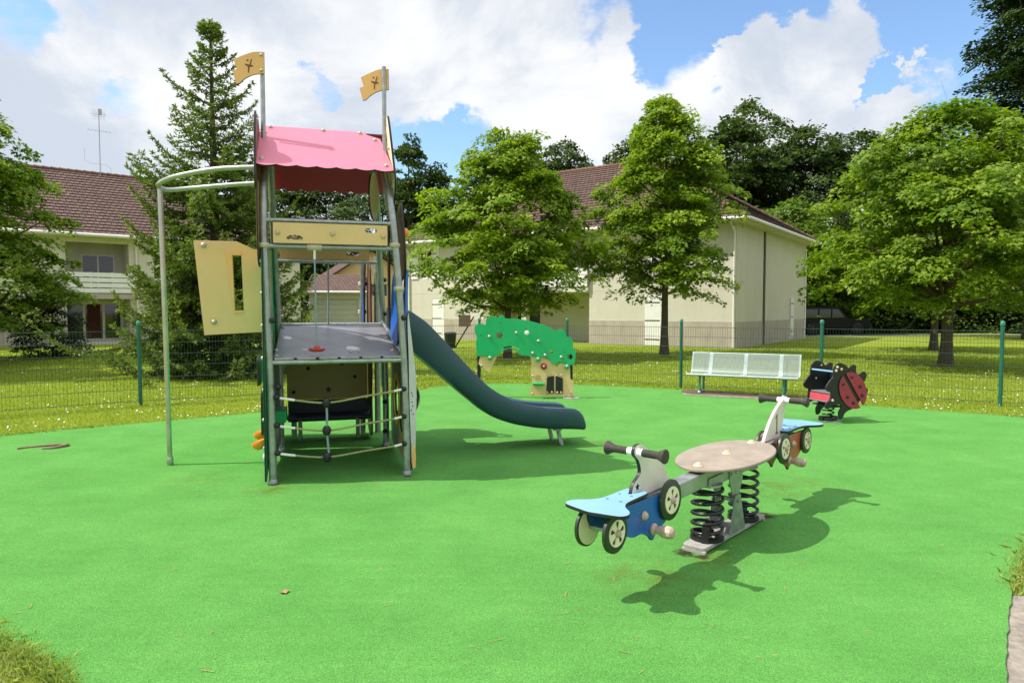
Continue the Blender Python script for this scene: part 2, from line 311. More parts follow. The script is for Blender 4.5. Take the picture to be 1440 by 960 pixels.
# ------------------------------------------------------------------ mesh tools
class MB:
    """collects shapes; build() links them as ONE mesh object"""
    def __init__(s):
        s.v = []; s.f = []; s.mi = []
    def add(s, vs, fs, mi=0):
        o = len(s.v); s.v += [tuple(v) for v in vs]
        s.f += [tuple(i + o for i in f) for f in fs]; s.mi += [mi] * len(fs)
        return s
    def box(s, c, d, mi=0, rot=None):
        x, y, z = d[0] / 2, d[1] / 2, d[2] / 2
        vs = [Vector(p) for p in ((-x, -y, -z), (x, -y, -z), (x, y, -z), (-x, y, -z), (-x, -y, z), (x, -y, z), (x, y, z), (-x, y, z))]
        if rot is not None: vs = [rot @ v for v in vs]
        c = Vector(c)
        return s.add([v + c for v in vs], [(0, 3, 2, 1), (4, 5, 6, 7), (0, 1, 5, 4), (1, 2, 6, 5), (2, 3, 7, 6), (3, 0, 4, 7)], mi)
    def mm(s, a, b, mi=0):
        return s.box([(a[i] + b[i]) / 2 for i in range(3)], [abs(b[i] - a[i]) for i in range(3)], mi)
    def tube(s, pts, r, n=10, mi=0, caps=True, closed=False):
        pts = [Vector(p) for p in pts]
        rs = r if isinstance(r, (list, tuple)) else [r] * len(pts)
        m = len(pts); up = None; vs = []
        for i in range(m):
            if closed: t = pts[(i + 1) % m] - pts[i - 1]
            else: t = pts[min(i + 1, m - 1)] - pts[max(i - 1, 0)]
            t.normalize()
            if up is None:
                a = Vector((0, 0, 1)) if abs(t.z) < 0.9 else Vector((1, 0, 0))
                up = (a - t * a.dot(t)).normalized()
            else:
                up = (up - t * up.dot(t)).normalized()
            q = t.cross(up)
            for k in range(n):
                w = 2 * PI * k / n
                vs.append(pts[i] + (up * math.cos(w) + q * math.sin(w)) * rs[i])
        fs = []
        for i in range(m if closed else m - 1):
            j = (i + 1) % m
            for k in range(n):
                k2 = (k + 1) % n
                fs.append((i * n + k, i * n + k2, j * n + k2, j * n + k))
        if caps and not closed:
            fs.append(tuple(range(n))[::-1]); fs.append(tuple((m - 1) * n + k for k in range(n)))
        return s.add(vs, fs, mi)
    def lathe(s, prof, o, ax, n=16, mi=0):
        """prof: (radius, height along axis)"""
        o = Vector(o); ax = Vector(ax).normalized()
        a = Vector((0, 0, 1)) if abs(ax.z) < 0.9 else Vector((1, 0, 0))
        x = (a - ax * a.dot(ax)).normalized(); y = ax.cross(x)
        vs = []
        for r, h in prof:
            for k in range(n):
                w = 2 * PI * k / n
                vs.append(o + ax * h + (x * math.cos(w) + y * math.sin(w)) * max(r, 1e-4))
        fs = []
        for i in range(len(prof) - 1):
            for k in range(n):
                k2 = (k + 1) % n
                fs.append((i * n + k, i * n + k2, (i + 1) * n + k2, (i + 1) * n + k))
        return s.add(vs, fs, mi)
    def ball(s, o, r, n=12, mi=0, sc=(1, 1, 1)):
        prof = [(r * math.sin(PI * i / 8), -r * math.cos(PI * i / 8)) for i in range(9)]
        t = MB().lathe(prof, (0, 0, 0), (0, 0, 1), n)
        o = Vector(o)
        return s.add([(o.x + v[0] * sc[0], o.y + v[1] * sc[1], o.z + v[2] * sc[2]) for v in t.v], t.f, mi)
    def prism(s, pts, o, xa, ya, th, mi=0):
        """extrude the polygon pts (2D) lying in plane (xa, ya) at o by +-th/2"""
        o = Vector(o); xa = Vector(xa); ya = Vector(ya); na = xa.cross(ya).normalized()
        n = len(pts)
        a = [o + xa * p[0] + ya * p[1] + na * th / 2 for p in pts]
        b = [v - na * th for v in a]
        fs = [tuple(range(n)), tuple(range(2 * n - 1, n - 1, -1))]
        for i in range(n):
            j = (i + 1) % n
            fs.append((i, n + i, n + j, j))
        return s.add(a + b, fs, mi)
    def build(s, name, mats, parent=None, smooth=38, bevel=0, uv=False):
        if not isinstance(mats, (list, tuple)): mats = [mats]
        me = bpy.data.meshes.new(name)
        me.from_pydata(s.v, [], s.f)
        for mm_ in mats: me.materials.append(mm_)
        if len(mats) > 1: me.polygons.foreach_set('material_index', s.mi)
        bm = bmesh.new(); bm.from_mesh(me); bmesh.ops.recalc_face_normals(bm, faces=bm.faces); bm.to_mesh(me); bm.free()
        if smooth:
            me.polygons.foreach_set('use_smooth', [True] * len(me.polygons))
            me.set_sharp_from_angle(angle=R(smooth))
        if uv: metric_uv(me)
        o = bpy.data.objects.new(name, me); COL.objects.link(o)
        if parent is not None: o.parent = parent
        if bevel:
            b = o.modifiers.new('bevel', 'BEVEL'); b.width = bevel; b.segments = 2; b.limit_method = 'ANGLE'; b.angle_limit = R(40)
        return o

def metric_uv(me):
    lay = me.uv_layers.new(name='UVMap')
    for p in me.polygons:
        n = p.normal
        t = Vector((0, 0, 1)).cross(n)
        if t.length < 1e-4: t = Vector((1, 0, 0))
        t.normalize(); b = n.cross(t)
        for li in p.loop_indices:
            co = me.vertices[me.loops[li].vertex_index].co
            lay.data[li].uv = (co.dot(t), co.dot(b))

def smooth_line(pts, n=5, closed=True):
    """Catmull-Rom through pts"""
    P = [Vector((p[0], p[1], p[2] if len(p) > 2 else 0)) for p in pts]; m = len(P); out = []
    for i in range(m if closed else m - 1):
        if closed: a, b, c, d = P[i - 1], P[i], P[(i + 1) % m], P[(i + 2) % m]
        else: a, b, c, d = P[max(i - 1, 0)], P[i], P[i + 1], P[min(i + 2, m - 1)]
        for k in range(n):
            t = k / n
            out.append(0.5 * ((2 * b) + (c - a) * t + (2 * a - 5 * b + 4 * c - d) * t * t + (3 * b - a - 3 * c + d) * t ** 3))
    if not closed: out.append(P[-1])
    return [tuple(v) if len(pts[0]) > 2 else (v.x, v.y) for v in out]

def circle(cx, cy, r, n=24, lobes=0, amp=0.0, ry=None):
    ry = ry or r
    return [(cx + (r * (1 + amp * math.cos(lobes * 2 * PI * i / n))) * math.cos(2 * PI * i / n),
             cy + (ry * (1 + amp * math.cos(lobes * 2 * PI * i / n))) * math.sin(2 * PI * i / n)) for i in range(n)]

def slot(x0, y0, x1, y1, r, n=7):
    a = math.atan2(y1 - y0, x1 - x0); out = []
    for i in range(n): w = a + PI / 2 + PI * i / (n - 1); out.append((x0 + r * math.cos(w), y0 + r * math.sin(w)))
    for i in range(n): w = a - PI / 2 + PI * i / (n - 1); out.append((x1 + r * math.cos(w), y1 + r * math.sin(w)))
    return out

def rrect(x0, y0, x1, y1, r, n=4):
    out = []
    for cx, cy, a in ((x1 - r, y0 + r, -90), (x1 - r, y1 - r, 0), (x0 + r, y1 - r, 90), (x0 + r, y0 + r, 180)):
        for i in range(n + 1): w = R(a + 90 * i / n); out.append((cx + r * math.cos(w), cy + r * math.sin(w)))
    return out

def board(name, outer, holes, th, o, xa, ya, face, parent, edge=None, bev=0.003, back=None):
    """play-equipment board cut from sheet: outline with holes, rounded dark edge; xa, ya span its plane"""
    cu = bpy.data.curves.new(name, 'CURVE'); cu.dimensions = '2D'; cu.fill_mode = 'BOTH'
    cu.extrude = th / 2 - bev; cu.bevel_depth = bev; cu.bevel_resolution = 1; cu.offset = -bev
    for pl in [outer] + list(holes or []):
        sp = cu.splines.new('POLY'); sp.points.add(len(pl) - 1)
        for i, p in enumerate(pl): sp.points[i].co = (p[0], p[1], 0, 1)
        sp.use_cyclic_u = True
    tmp = bpy.data.objects.new(name, cu); COL.objects.link(tmp)
    dg = bpy.context.evaluated_depsgraph_get(); dg.update()
    me = bpy.data.meshes.new_from_object(tmp.evaluated_get(dg))
    bpy.data.objects.remove(tmp); bpy.data.curves.remove(cu)
    me.name = name
    xa = Vector(xa).normalized(); ya = Vector(ya); ya = (ya - xa * ya.dot(xa)).normalized(); na = xa.cross(ya)
    me.materials.clear()
    me.materials.append(face); me.materials.append(edge or M['edge']); me.materials.append(back or face)
    for p in me.polygons:
        p.material_index = 0 if p.normal.z > 0.85 else (2 if p.normal.z < -0.85 else 1)
        p.use_smooth = False
    mt = Matrix((xa, ya, na)).transposed().to_4x4(); mt.translation = Vector(o)
    me.transform(mt)
    ob = bpy.data.objects.new(name, me); COL.objects.link(ob)
    if parent is not None: ob.parent = parent
    return ob

def bolt(parent, p, n, r=0.016, m=None, name='bolt'):
    mb = MB().lathe([(r * 1.15, 0), (r * 1.15, r * 0.25), (r, r * 0.45), (r * 0.75, r * 0.85), (r * 0.35, r * 1.05), (0, r * 1.1)], p, n, 12)
    return mb.build(name, m or M['bolt'], parent, 60)

def tag(o, label=None, cat=None, group=None, kind=None):
    if label: o['label'] = label
    if cat: o['category'] = cat
    if group: o['group'] = group
    if kind: o['kind'] = kind
    return o

def thing(name, loc, rz=0.0, label=None, cat=None, group=None):
    o = bpy.data.objects.new(name, None); COL.objects.link(o)
    o.empty_display_size = 0.2
    o.location = loc; o.rotation_euler = (0, 0, rz)
    return tag(o, label, cat, group)

def copy_tree(o, parent=None):
    c = o.copy(); COL.objects.link(c)
    if parent is not None: c.parent = parent
    for ch in list(o.children): copy_tree(ch, c)
    return c

def fast_mesh(name, V, F, mats, parent=None, tint=None, smooth=False):
    """V (n,3) numpy, F (m,k) numpy of equal-size polygons"""
    me = bpy.data.meshes.new(name)
    m, k = F.shape
    me.vertices.add(len(V)); me.vertices.foreach_set('co', V.astype(np.float32).ravel())
    me.loops.add(m * k); me.loops.foreach_set('vertex_index', F.astype(np.int32).ravel())
    me.polygons.add(m); me.polygons.foreach_set('loop_start', np.arange(0, m * k, k, dtype=np.int32))
    if smooth: me.polygons.foreach_set('use_smooth', np.ones(m, dtype=bool))
    me.update(calc_edges=True)
    if tint is not None:
        a = me.attributes.new('tint', 'FLOAT', 'FACE'); a.data.foreach_set('value', tint.astype(np.float32))
    me.materials.append(mats)
    o = bpy.data.objects.new(name, me); COL.objects.link(o)
    if parent is not None: o.parent = parent
    return o

# ------------------------------------------------------------------ plants
LEAF = np.array([(0, 0, 0), (.30, .06, .03), (.52, .36, .02), (.26, .46, .02), (0, 1.0, -.16), (-.26, .46, .02), (-.52, .36, .02), (-.30, .06, .03)], float)
OVAL = np.array([(0, 0, 0), (.30, .35, .03), (.24, .75, 0), (0, 1.0, -.08), (-.24, .75, 0), (-.30, .35, .03)], float)

def unit(a): return a / np.maximum(np.linalg.norm(a, axis=-1, keepdims=True), 1e-9)

def place_leaves(pos, nrm, fwd, size, shape=LEAF):
    """one polygon per leaf"""
    n = unit(nrm); f = unit(fwd - n * np.sum(fwd * n, -1, keepdims=True)); r = np.cross(f, n)
    k = len(shape)
    V = pos[:, None, :] + size[:, None, None] * (shape[None, :, 0:1] * r[:, None, :] + shape[None, :, 1:2] * f[:, None, :] + shape[None, :, 2:3] * n[:, None, :])
    F = np.arange(len(pos) * k).reshape(-1, k)
    return V.reshape(-1, 3), F

def limb_path(a, b, sag=0.0, n=6, rng=RNG, wob=0.05):
    a = np.array(a, float); b = np.array(b, float); L = np.linalg.norm(b - a); out = []
    w = rng.normal(0, wob * L, 3)
    for i in range(n + 1):
        t = i / n
        p = a + (b - a) * t + w * math.sin(PI * t) * 0.6
        p[2] += sag * math.sin(PI * t) * L
        out.append(tuple(p))
    return out

def broadleaf(name, loc, H, crown_z0, rx, seed, leafmat, label, cat='tree', group=None, trunk_r=0.13, nclump=240, per=85, leaf=0.13,
              prof=None, shape=LEAF, bark=None, spray=0.42, limbs=34, lean=(0, 0), flat=0.30, cover=0.0, up=1.5, rz=0.0, lobes=0, lobe_r=0.30):
    """trunk with limbs, crown of leaf sprays; prof(t) = relative radius at crown height t in 0..1"""
    rng = np.random.default_rng(seed)
    root = thing(name, loc, rz, label, cat, group)
    prof = prof or (lambda t: math.sin(PI * min(1, max(0.0, 0.12 + 0.83 * t)) ** 0.75) ** 0.6)
    ch = H - crown_z0
    ph = rng.uniform(0, 2 * PI, 6)
    def env(t, a):
        lump = 1 + 0.13 * math.sin(2 * a + ph[0] + 3 * t) + 0.12 * math.sin(3 * a + ph[1] - 7 * t) + 0.10 * math.sin(5 * a + ph[2] + 11 * t)
        return rx * prof(t) * lump
    cl = []
    tries = 0
    if lobes:   # foliage gathers on the limbs' outer masses, open between them
        LB = []
        while len(LB) < lobes:
            t = rng.uniform(0.04, 0.97); a = rng.uniform(0, 2 * PI); e = env(t, a)
            if rng.uniform() > (e / rx) + 0.15: continue
            q = rng.uniform(0.35, 0.86)
            LB.append((e * q * math.cos(a), e * q * math.sin(a), crown_z0 + ch * t, rx * lobe_r * rng.uniform(0.7, 1.3) * (0.55 + 0.45 * e / rx)))
        for i in range(int(nclump * 0.60)):
            c = LB[i % len(LB)]
            d = unit(rng.normal(0, 1, 3)); d[2] = abs(d[2]) * 1.1 - 0.38; d = unit(d)
            r = c[3] * rng.uniform(0.45, 1.08)
            x, y, z = c[0] + d[0] * r, c[1] + d[1] * r, c[2] + d[2] * r * 0.8
            q = min(1.05, math.hypot(x, y) / rx); t = min(1, max(0, (z - crown_z0) / ch))
            cl.append((x + lean[0] * t, y + lean[1] * t, z, q, math.atan2(y, x), t))
    while len(cl) < nclump and tries < nclump * 30:
        tries += 1
        t = rng.uniform(0, 1) ** 0.9; a = rng.uniform(0, 2 * PI)
        e = env(t, a)
        if rng.uniform() > (e / rx) * 0.9 + 0.12: continue
        q = math.sqrt(rng.uniform(0.10, 1.0)) if rng.uniform() > 0.25 else rng.uniform(0.9, 1.08)
        r = e * q
        cl.append((r * math.cos(a) + lean[0] * t, r * math.sin(a) + lean[1] * t, crown_z0 + ch * t - 0.10 * rx * (q ** 2) * (1 - t), q, a, t))
    cl = np.array(cl)
    # leaves
    n = len(cl); tot = n * per
    ci = np.repeat(np.arange(n), per)
    sp = spray * rng.uniform(0.6, 1.35, n)
    ang = rng.uniform(0, 2 * PI, tot); rad = np.sqrt(rng.uniform(0, 1, tot)) * sp[ci]
    out = np.stack([np.cos(cl[:, 4]), np.sin(cl[:, 4]), np.zeros(n)], -1)
    tiltn = unit(np.stack([np.zeros(n), np.zeros(n), np.ones(n)], -1) + out * 0.34 * cl[:, 3:4] + rng.normal(0, 0.18, (n, 3)))
    ax = unit(np.cross(tiltn, np.array([0.3, 0.9, 0.1]))); ay = np.cross(tiltn, ax)
    off = ax[ci] * (rad * np.cos(ang))[:, None] + ay[ci] * (rad * np.sin(ang))[:, None] + tiltn[ci] * (rng.normal(0, flat * 0.45, tot) * sp[ci] - 0.35 * (rad ** 2) / sp[ci])[:, None]
    pos = cl[ci, :3] + off
    fwd = off + rng.normal(0, 0.16, (tot, 3)) + np.array([0, 0, -0.12])
    nrm = tiltn[ci] * up + rng.normal(0, 0.50, (tot, 3))
    size = leaf * rng.uniform(0.65, 1.25, tot)
    V, F = place_leaves(pos, nrm, fwd, size, shape)
    ctint = rng.normal(0, 0.16, n)
    tint = np.clip(0.42 + ctint[ci] + rng.normal(0, 0.2, tot), 0, 1)
    # trunk + limbs
    mb = MB()
    top = (lean[0] * 0.85, lean[1] * 0.85, crown_z0 + ch * 0.86)
    tp = limb_path((0, 0, -0.05), top, 0, 9, rng, 0.012)
    rr = [trunk_r * (1.35 if i == 0 else 1.0) * (1 - 0.85 * (i / 9) ** 1.1) for i in range(10)]
    mb.tube(tp, rr, 9)
    idx = rng.permutation(n)[:limbs]
    for i in idx:
        c = cl[i]
        zt = max(crown_z0 * 0.92, c[2] - (0.35 + 0.5 * c[3]) * rng.uniform(0.6, 1.2) * rx * 0.75)
        zt = min(zt, top[2] * 0.97)
        tt = zt / top[2]
        r0 = trunk_r * (1 - 0.85 * tt ** 1.1) * 0.5
        pth = limb_path((top[0] * tt, top[1] * tt, zt), c[:3], -0.06, 6, rng, 0.05)
        mb.tube(pth, [r0 * (1 - 0.85 * k / 6) + 0.004 for k in range(7)], 6)
        for q in range(2):
            k = rng.integers(2, 6); s0 = np.array(pth[k]); e0 = s0 + rng.normal(0, 0.32 * rx * 0.5, 3) + np.array([0, 0, 0.15])
            mb.tube(limb_path(s0, e0, 0, 3, rng, 0.06), [r0 * 0.35, r0 * 0.28, r0 * 0.2, 0.003], 5)
    mb.build('trunk', bark or M['bark'], root, 60)
    fast_mesh('crown', V, F, leafmat, root, tint)
    return root

def spruce(loc, H, rad, seed, label):
    rng = np.random.default_rng(seed)
    root = thing('spruce_tree', loc, 0, label, 'tree')
    mb = MB(); mb.tube([(0, 0, -0.05), (0.02, 0, H * 0.4), (0.0, 0.02, H * 0.75), (0, 0, H)], [0.17, 0.12, 0.06, 0.012], 9)
    P = []; D = []; T = []; S = []; NR = []
    z = 0.25; a0 = 0.0
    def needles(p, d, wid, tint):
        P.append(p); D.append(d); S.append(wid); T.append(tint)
    while z < H - 0.12:
        f = z / H
        L = 1.04 * rad * (1 - f) ** 0.98 * (1.0 if f > 0.12 else 0.85 + f) + 0.12
        nb = int(11 if f < 0.35 else 8 if f < 0.6 else 5)
        for k in range(nb):
            a = a0 + 2 * PI * k / nb + rng.normal(0, 0.30); Lb = L * rng.uniform(0.55, 1.2)
            if rng.uniform() < 0.06: Lb *= 1.25
            rise = rng.normal(0.10 + 0.55 * f, 0.10); droop = (0.52 - 0.42 * f) * rng.uniform(0.7, 1.2); tip = 0.22
            n = max(6, int(Lb / 0.09)); pts = []
            z1 = z + rng.normal(0, 0.07); sw = rng.normal(0, 0.12)
            for i in range(n + 1):
                s = i / n
                zz = z1 + Lb * (rise * s - droop * math.sin(PI * 0.75 * s) * s * 0.9 + tip * s ** 3)
                aa = a + sw * s * s
                pts.append(np.array([math.cos(aa) * Lb * s, math.sin(aa) * Lb * s, zz]))
            mb.tube([tuple(p) for p in pts[::2] + ([pts[-1]] if n % 2 else [])], [0.022 * (1 - 0.85 * j / max(1, len(pts[::2]))) * (0.5 + Lb / rad) for j in range(len(pts[::2]) + (1 if n % 2 else 0))], 4, caps=False)
            for i in range(1, n + 1):
                s = i / n; d = unit(pts[i] - pts[i - 1]); side = unit(np.array([-d[1], d[0], 0.0]))
                if s < 0.18: continue
                lb = 1.2 * (0.16 + 0.42 * min(Lb, 1.8) * 0.42 * (1 - (s - 0.45) ** 2 * 1.7)) * (1.02 - 0.72 * s ** 2)
                for sg in (-1, 1):
                    l2 = lb * rng.uniform(0.65, 1.2)
                    d2 = unit(d * 0.75 + side * sg * rng.uniform(0.7, 1.0) + np.array([0, 0, rng.normal(-0.10, 0.14)]))
                    m = max(3, int(l2 / 0.05))
                    for j in range(m):
                        q = pts[i] + d2 * (l2 * (j + 0.5) / m) + np.array([0, 0, -0.30 * l2 * (j / m) ** 2])
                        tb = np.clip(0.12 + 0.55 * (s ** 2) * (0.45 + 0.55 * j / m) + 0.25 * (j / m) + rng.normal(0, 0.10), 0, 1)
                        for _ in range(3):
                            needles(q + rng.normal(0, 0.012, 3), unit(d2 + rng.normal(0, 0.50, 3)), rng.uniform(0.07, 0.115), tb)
                needles(pts[i], unit(d + rng.normal(0, 0.3, 3)), 0.10, 0.75 * s)
        a0 += 1.1
        z += 0.28 if f < 0.4 else 0.31
    for i in range(160):
        zz = H - 1.0 + rng.uniform(0, 1.05)
        needles(np.array([0, 0, zz]) + rng.normal(0, 0.015, 3), unit(rng.normal(0, 0.7, 3) + np.array([0, 0, 1.0])), 0.10, 0.6)
    P = np.array(P); D = np.array(D); S = np.array(S); T = np.array(T)
    nr = rng.normal(0, 0.7, P.shape) + np.array([0, 0, 0.7])
    shp = np.array([(-.13, 0, 0), (.13, 0, 0), (.16, .55, 0), (0, 1.0, 0), (-.16, .55, 0)], float)
    V, F = place_leaves(P, nr, D, S, shp)
    mb.build('trunk', M['bark'], root, 60)
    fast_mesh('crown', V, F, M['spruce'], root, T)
    return root
# ------------------------------------------------------------------ camera, sky, sun
EYE = 1.65
cam = bpy.data.cameras.new('camera'); cam.lens = 24.0; cam.sensor_width = 36.0; cam.clip_end = 3000; cam.clip_start = 0.05
camo = bpy.data.objects.new('camera', cam); COL.objects.link(camo)
camo.location = (0, 0, EYE); camo.rotation_euler = (R(90 - 2.68), 0, 0)
SC.camera = camo

SUN_EL, SUN_BACK = R(54), R(7)
sdir = Vector((-math.cos(SUN_EL) * math.cos(SUN_BACK), -math.cos(SUN_EL) * math.sin(SUN_BACK), math.sin(SUN_EL)))
sl = bpy.data.lights.new('sun', 'SUN'); sl.energy = 3.55; sl.angle = R(0.53); sl.color = (1.0, 0.95, 0.86)
so = bpy.data.objects.new('sun', sl); COL.objects.link(so)
so.rotation_euler = (-sdir).to_track_quat('-Z', 'Y').to_euler(); so.location = (-30, -5, 40)

def make_world():
    w = bpy.data.worlds.new('World'); SC.world = w; w.use_nodes = True
    nt = w.node_tree; N, L = nt.nodes, nt.links
    bg = N['Background']; out = N['World Output']
    sky = N.new('ShaderNodeTexSky'); sky.sky_type = 'NISHITA'; sky.sun_disc = False
    sky.sun_elevation = SUN_EL; sky.sun_rotation = math.atan2(sdir.x, sdir.y)
    sky.air_density = 1.0; sky.dust_density = 0.6; sky.ozone_density = 1.4
    tint = N.new('ShaderNodeMix'); tint.data_type = 'RGBA'; tint.blend_type = 'MULTIPLY'; tint.inputs[0].default_value = 1.0
    L.new(sky.outputs[0], tint.inputs[6]); tint.inputs[7].default_value = (0.98, 1.10, 1.17, 1)
    L.new(tint.outputs[2], bg.inputs['Color']); bg.inputs['Strength'].default_value = 0.125
    tc = N.new('ShaderNodeTexCoord')
    v = tc.outputs['Generated']
    def vm(op, a, b=None, s=None):
        n = N.new('ShaderNodeVectorMath'); n.operation = op
        for i, x in enumerate((a, b)):
            if x is None: continue
            if isinstance(x, tuple): n.inputs[i].default_value = x
            else: L.new(x, n.inputs[i])
        if s is not None: n.inputs['Scale'].default_value = s
        return n
    def ma(op, a, b=0.0, clamp=False):
        n = N.new('ShaderNodeMath'); n.operation = op; n.use_clamp = clamp
        for i, x in enumerate((a, b)):
            if isinstance(x, (int, float)): n.inputs[i].default_value = x
            else: L.new(x, n.inputs[i])
        return n.outputs[0]
    def mr(x, a, b, c, d, smooth=False):
        n = N.new('ShaderNodeMapRange'); nset(n, From_Min=a, From_Max=b, To_Min=c, To_Max=d)
        if smooth: n.interpolation_type = 'SMOOTHSTEP'
        L.new(x, n.inputs['Value']); return n.outputs[0]
    def noise(vec, sc, det, ro, dist=0.0):
        n = N.new('ShaderNodeTexNoise'); nset(n, Scale=sc, Detail=det, Roughness=ro, Distortion=dist); L.new(vec, n.inputs['Vector']); return n.outputs['Fac']
    vs = vm('MULTIPLY', v, (1.0, 1.0, 1.45)).outputs['Vector']
    big = noise(vs, 2.6, 12.0, 0.56, 0.25)
    med = noise(vs, 7.0, 10.0, 0.6, 0.2)
    wob = noise(vm('ADD', vs, (4.2, 1.3, 7.7)).outputs['Vector'], 9.0, 8.0, 0.62)
    def blob(px, py, rad, amp):
        d = Vector(((px - 720) / 960, 1.0, (435 - py) / 960)).normalized()
        dist = vm('DISTANCE', v, tuple(d)).outputs['Value']
        dist = ma('ADD', dist, ma('MULTIPLY', ma('SUBTRACT', wob, 0.5), 0.16))
        return mr(dist, rad * 0.55, rad, amp, 0.0, True)
    val = ma('ADD', ma('MULTIPLY', big, 0.62), ma('MULTIPLY', med, 0.38))
    val = ma('ADD', val, 0.235)
    for px, py, rad, amp in ((1330, -20, 0.40, -0.34), (1300, 170, 0.15, -0.30), (1010, 40, 0.15, -0.30), (1010, -60, 0.25, -0.25), (600, 255, 0.10, -0.22), (660, 220, 0.06, -0.12), (468, 128, 0.035, -0.12), (20, 25, 0.06, -0.10), (185, 180, 0.05, -0.08)):
        val = ma('ADD', val, blob(px, py, rad, amp))
    for px, py, rad, amp in ((1125, 85, 0.125, 0.52), (1040, 130, 0.13, 0.30), (1260, 165, 0.085, 0.55), (930, 75, 0.10, 0.30), (1100, 200, 0.16, 0.45), (1200, 210, 0.1, 0.4)):
        val = ma('ADD', val, blob(px, py, rad, amp))
    mask = mr(val, 0.55, 0.665, 0.0, 1.0, True)
    shade = noise(vm('ADD', vs, (0.06, 0.0, 0.12)).outputs['Vector'], 4.2, 9.0, 0.58, 0.3)
    grey = mr(shade, 0.36, 0.62, 0.0, 1.0, True)
    cc = N.new('ShaderNodeMix'); cc.data_type = 'RGBA'; L.new(grey, cc.inputs[0])
    cc.inputs[6].default_value = (0.54, 0.59, 0.67, 1); cc.inputs[7].default_value = (0.83, 0.835, 0.84, 1)
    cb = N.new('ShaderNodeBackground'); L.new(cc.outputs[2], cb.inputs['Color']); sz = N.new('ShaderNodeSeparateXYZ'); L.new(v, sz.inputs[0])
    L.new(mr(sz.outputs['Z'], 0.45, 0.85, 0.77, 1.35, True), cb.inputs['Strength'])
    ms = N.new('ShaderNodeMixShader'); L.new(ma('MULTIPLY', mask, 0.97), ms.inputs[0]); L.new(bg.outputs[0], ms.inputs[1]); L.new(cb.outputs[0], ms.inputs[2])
    L.new(ms.outputs[0], out.inputs['Surface'])
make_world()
cy = SC.cycles
cy.max_bounces = 7; cy.diffuse_bounces = 3; cy.glossy_bounces = 3; cy.transmission_bounces = 4; cy.transparent_max_bounces = 10
vsn = SC.view_settings; vsn.view_transform = 'Standard'; vsn.look = 'None'; vsn.gamma = 1.0; vsn.exposure = 0.68
try: vsn.use_curve_mapping = False
except Exception: pass

# ------------------------------------------------------------------ ground
g = MB(); g.add([(-500, -120, 0), (500, -120, 0), (500, 900, 0), (-500, 900, 0)], [(0, 1, 2, 3)])
tag(g.build('lawn', M['lawn'], None, 0), kind='structure')

MAT_EDGE = [(-1.98, 2.94), (-2.25, 3.12), (-2.53, 3.30), (-3.2, 3.85), (-4.3, 5.2), (-6.5, 8.3), (-6.35, 8.95), (-5.6, 9.55), (-4.02, 10.78), (-2.6, 12.4), (-1.55, 14.4), (-0.9, 15.0), (-0.25, 15.05), (1.2, 14.8), (3.2, 13.95), (4.7, 12.7),
            (5.8, 11.65), (7.7, 10.3), (8.3, 9.2), (7.3, 7.6), (5.2, 6.0), (4.05, 5.05), (3.36, 4.42), (2.72, 3.66), (2.18, 2.94), (1.7, 2.3), (0.6, 1.7), (-0.6, 1.9), (-1.4, 2.5)]
edge = smooth_line(MAT_EDGE, 12)
edge = [(x + RNG.normal(0, 0.005), y + RNG.normal(0, 0.005)) for x, y in edge]
mb = MB(); mb.prism(edge, (0, 0, 0.004), (1, 0, 0), (0, 1, 0), 0.04)
tag(mb.build('play_surface', M['turf'], None, 30), kind='structure')
mb = MB(); mb.prism([(3.25, 12.95), (5.35, 11.95), (5.65, 12.45), (3.5, 13.75)], (0, 0, 0.012), (1, 0, 0), (0, 1, 0), 0.046)
tag(mb.build('bench_pavement', M['concrete'], None, 30), kind='structure')
mb = MB(); mb.prism(smooth_line([(3.38, 13.10), (4.0, 12.82), (4.7, 12.45), (5.3, 12.12), (5.6, 12.45), (4.6, 13.1), (3.55, 13.7)], 4), (0, 0, 0.034), (1, 0, 0), (0, 1, 0), 0.012)
tag(mb.build('bare_earth', M['hedge_earth'], None, 30), kind='structure')
mb = MB(); mb.prism([(1.75, 2.6), (2.0, 3.0), (2.42, 3.6), (2.70, 3.86), (3.9, 3.80), (3.6, 2.0), (1.75, 2.0)], (0, 0, 0.0), (1, 0, 0), (0, 1, 0), 0.02)
tag(mb.build('concrete_path', M['concrete'], None, 30), kind='structure')
mb = MB(); mb.prism([(17, 41.5), (70, 44), (70, 46.5), (17, 44)], (0, 0, 0.004), (1, 0, 0), (0, 1, 0), 0.008)
tag(mb.build('road', M['asphalt'], None, 0), kind='structure')

# ------------------------------------------------------------------ fence
FP = [(-10.6, 8.7), (-8.5, 10.15), (-6.40, 11.70), (-4.45, 12.75), (-2.75, 14.45), (-0.78, 16.35), (1.26, 15.62), (3.55, 14.30), (5.89, 12.97), (8.31, 11.56), (10.7, 10.15), (13.0, 8.8)]
fence = thing('mesh_fence', (FP[0][0], FP[0][1], 0), 0, 'green welded wire mesh fence with round capped posts running behind the play surface', 'fence')
fo = Vector((FP[0][0], FP[0][1], 0))
def fence_post(p):
    o = Vector((p[0], p[1], 0)) - fo
    mb = MB(); mb.tube([o + Vector((0, 0, -0.1)), o + Vector((0, 0, 1.40))], 0.032, 14)
    po = mb.build('fence_post', M['fence'], fence, 50)
    mb = MB(); mb.lathe([(0.037, 1.385), (0.038, 1.41), (0.034, 1.44), (0.02, 1.455), (0, 1.457)], o, (0, 0, 1), 14)
    mb.build('post_cap', M['benchgreen'], po, 50)
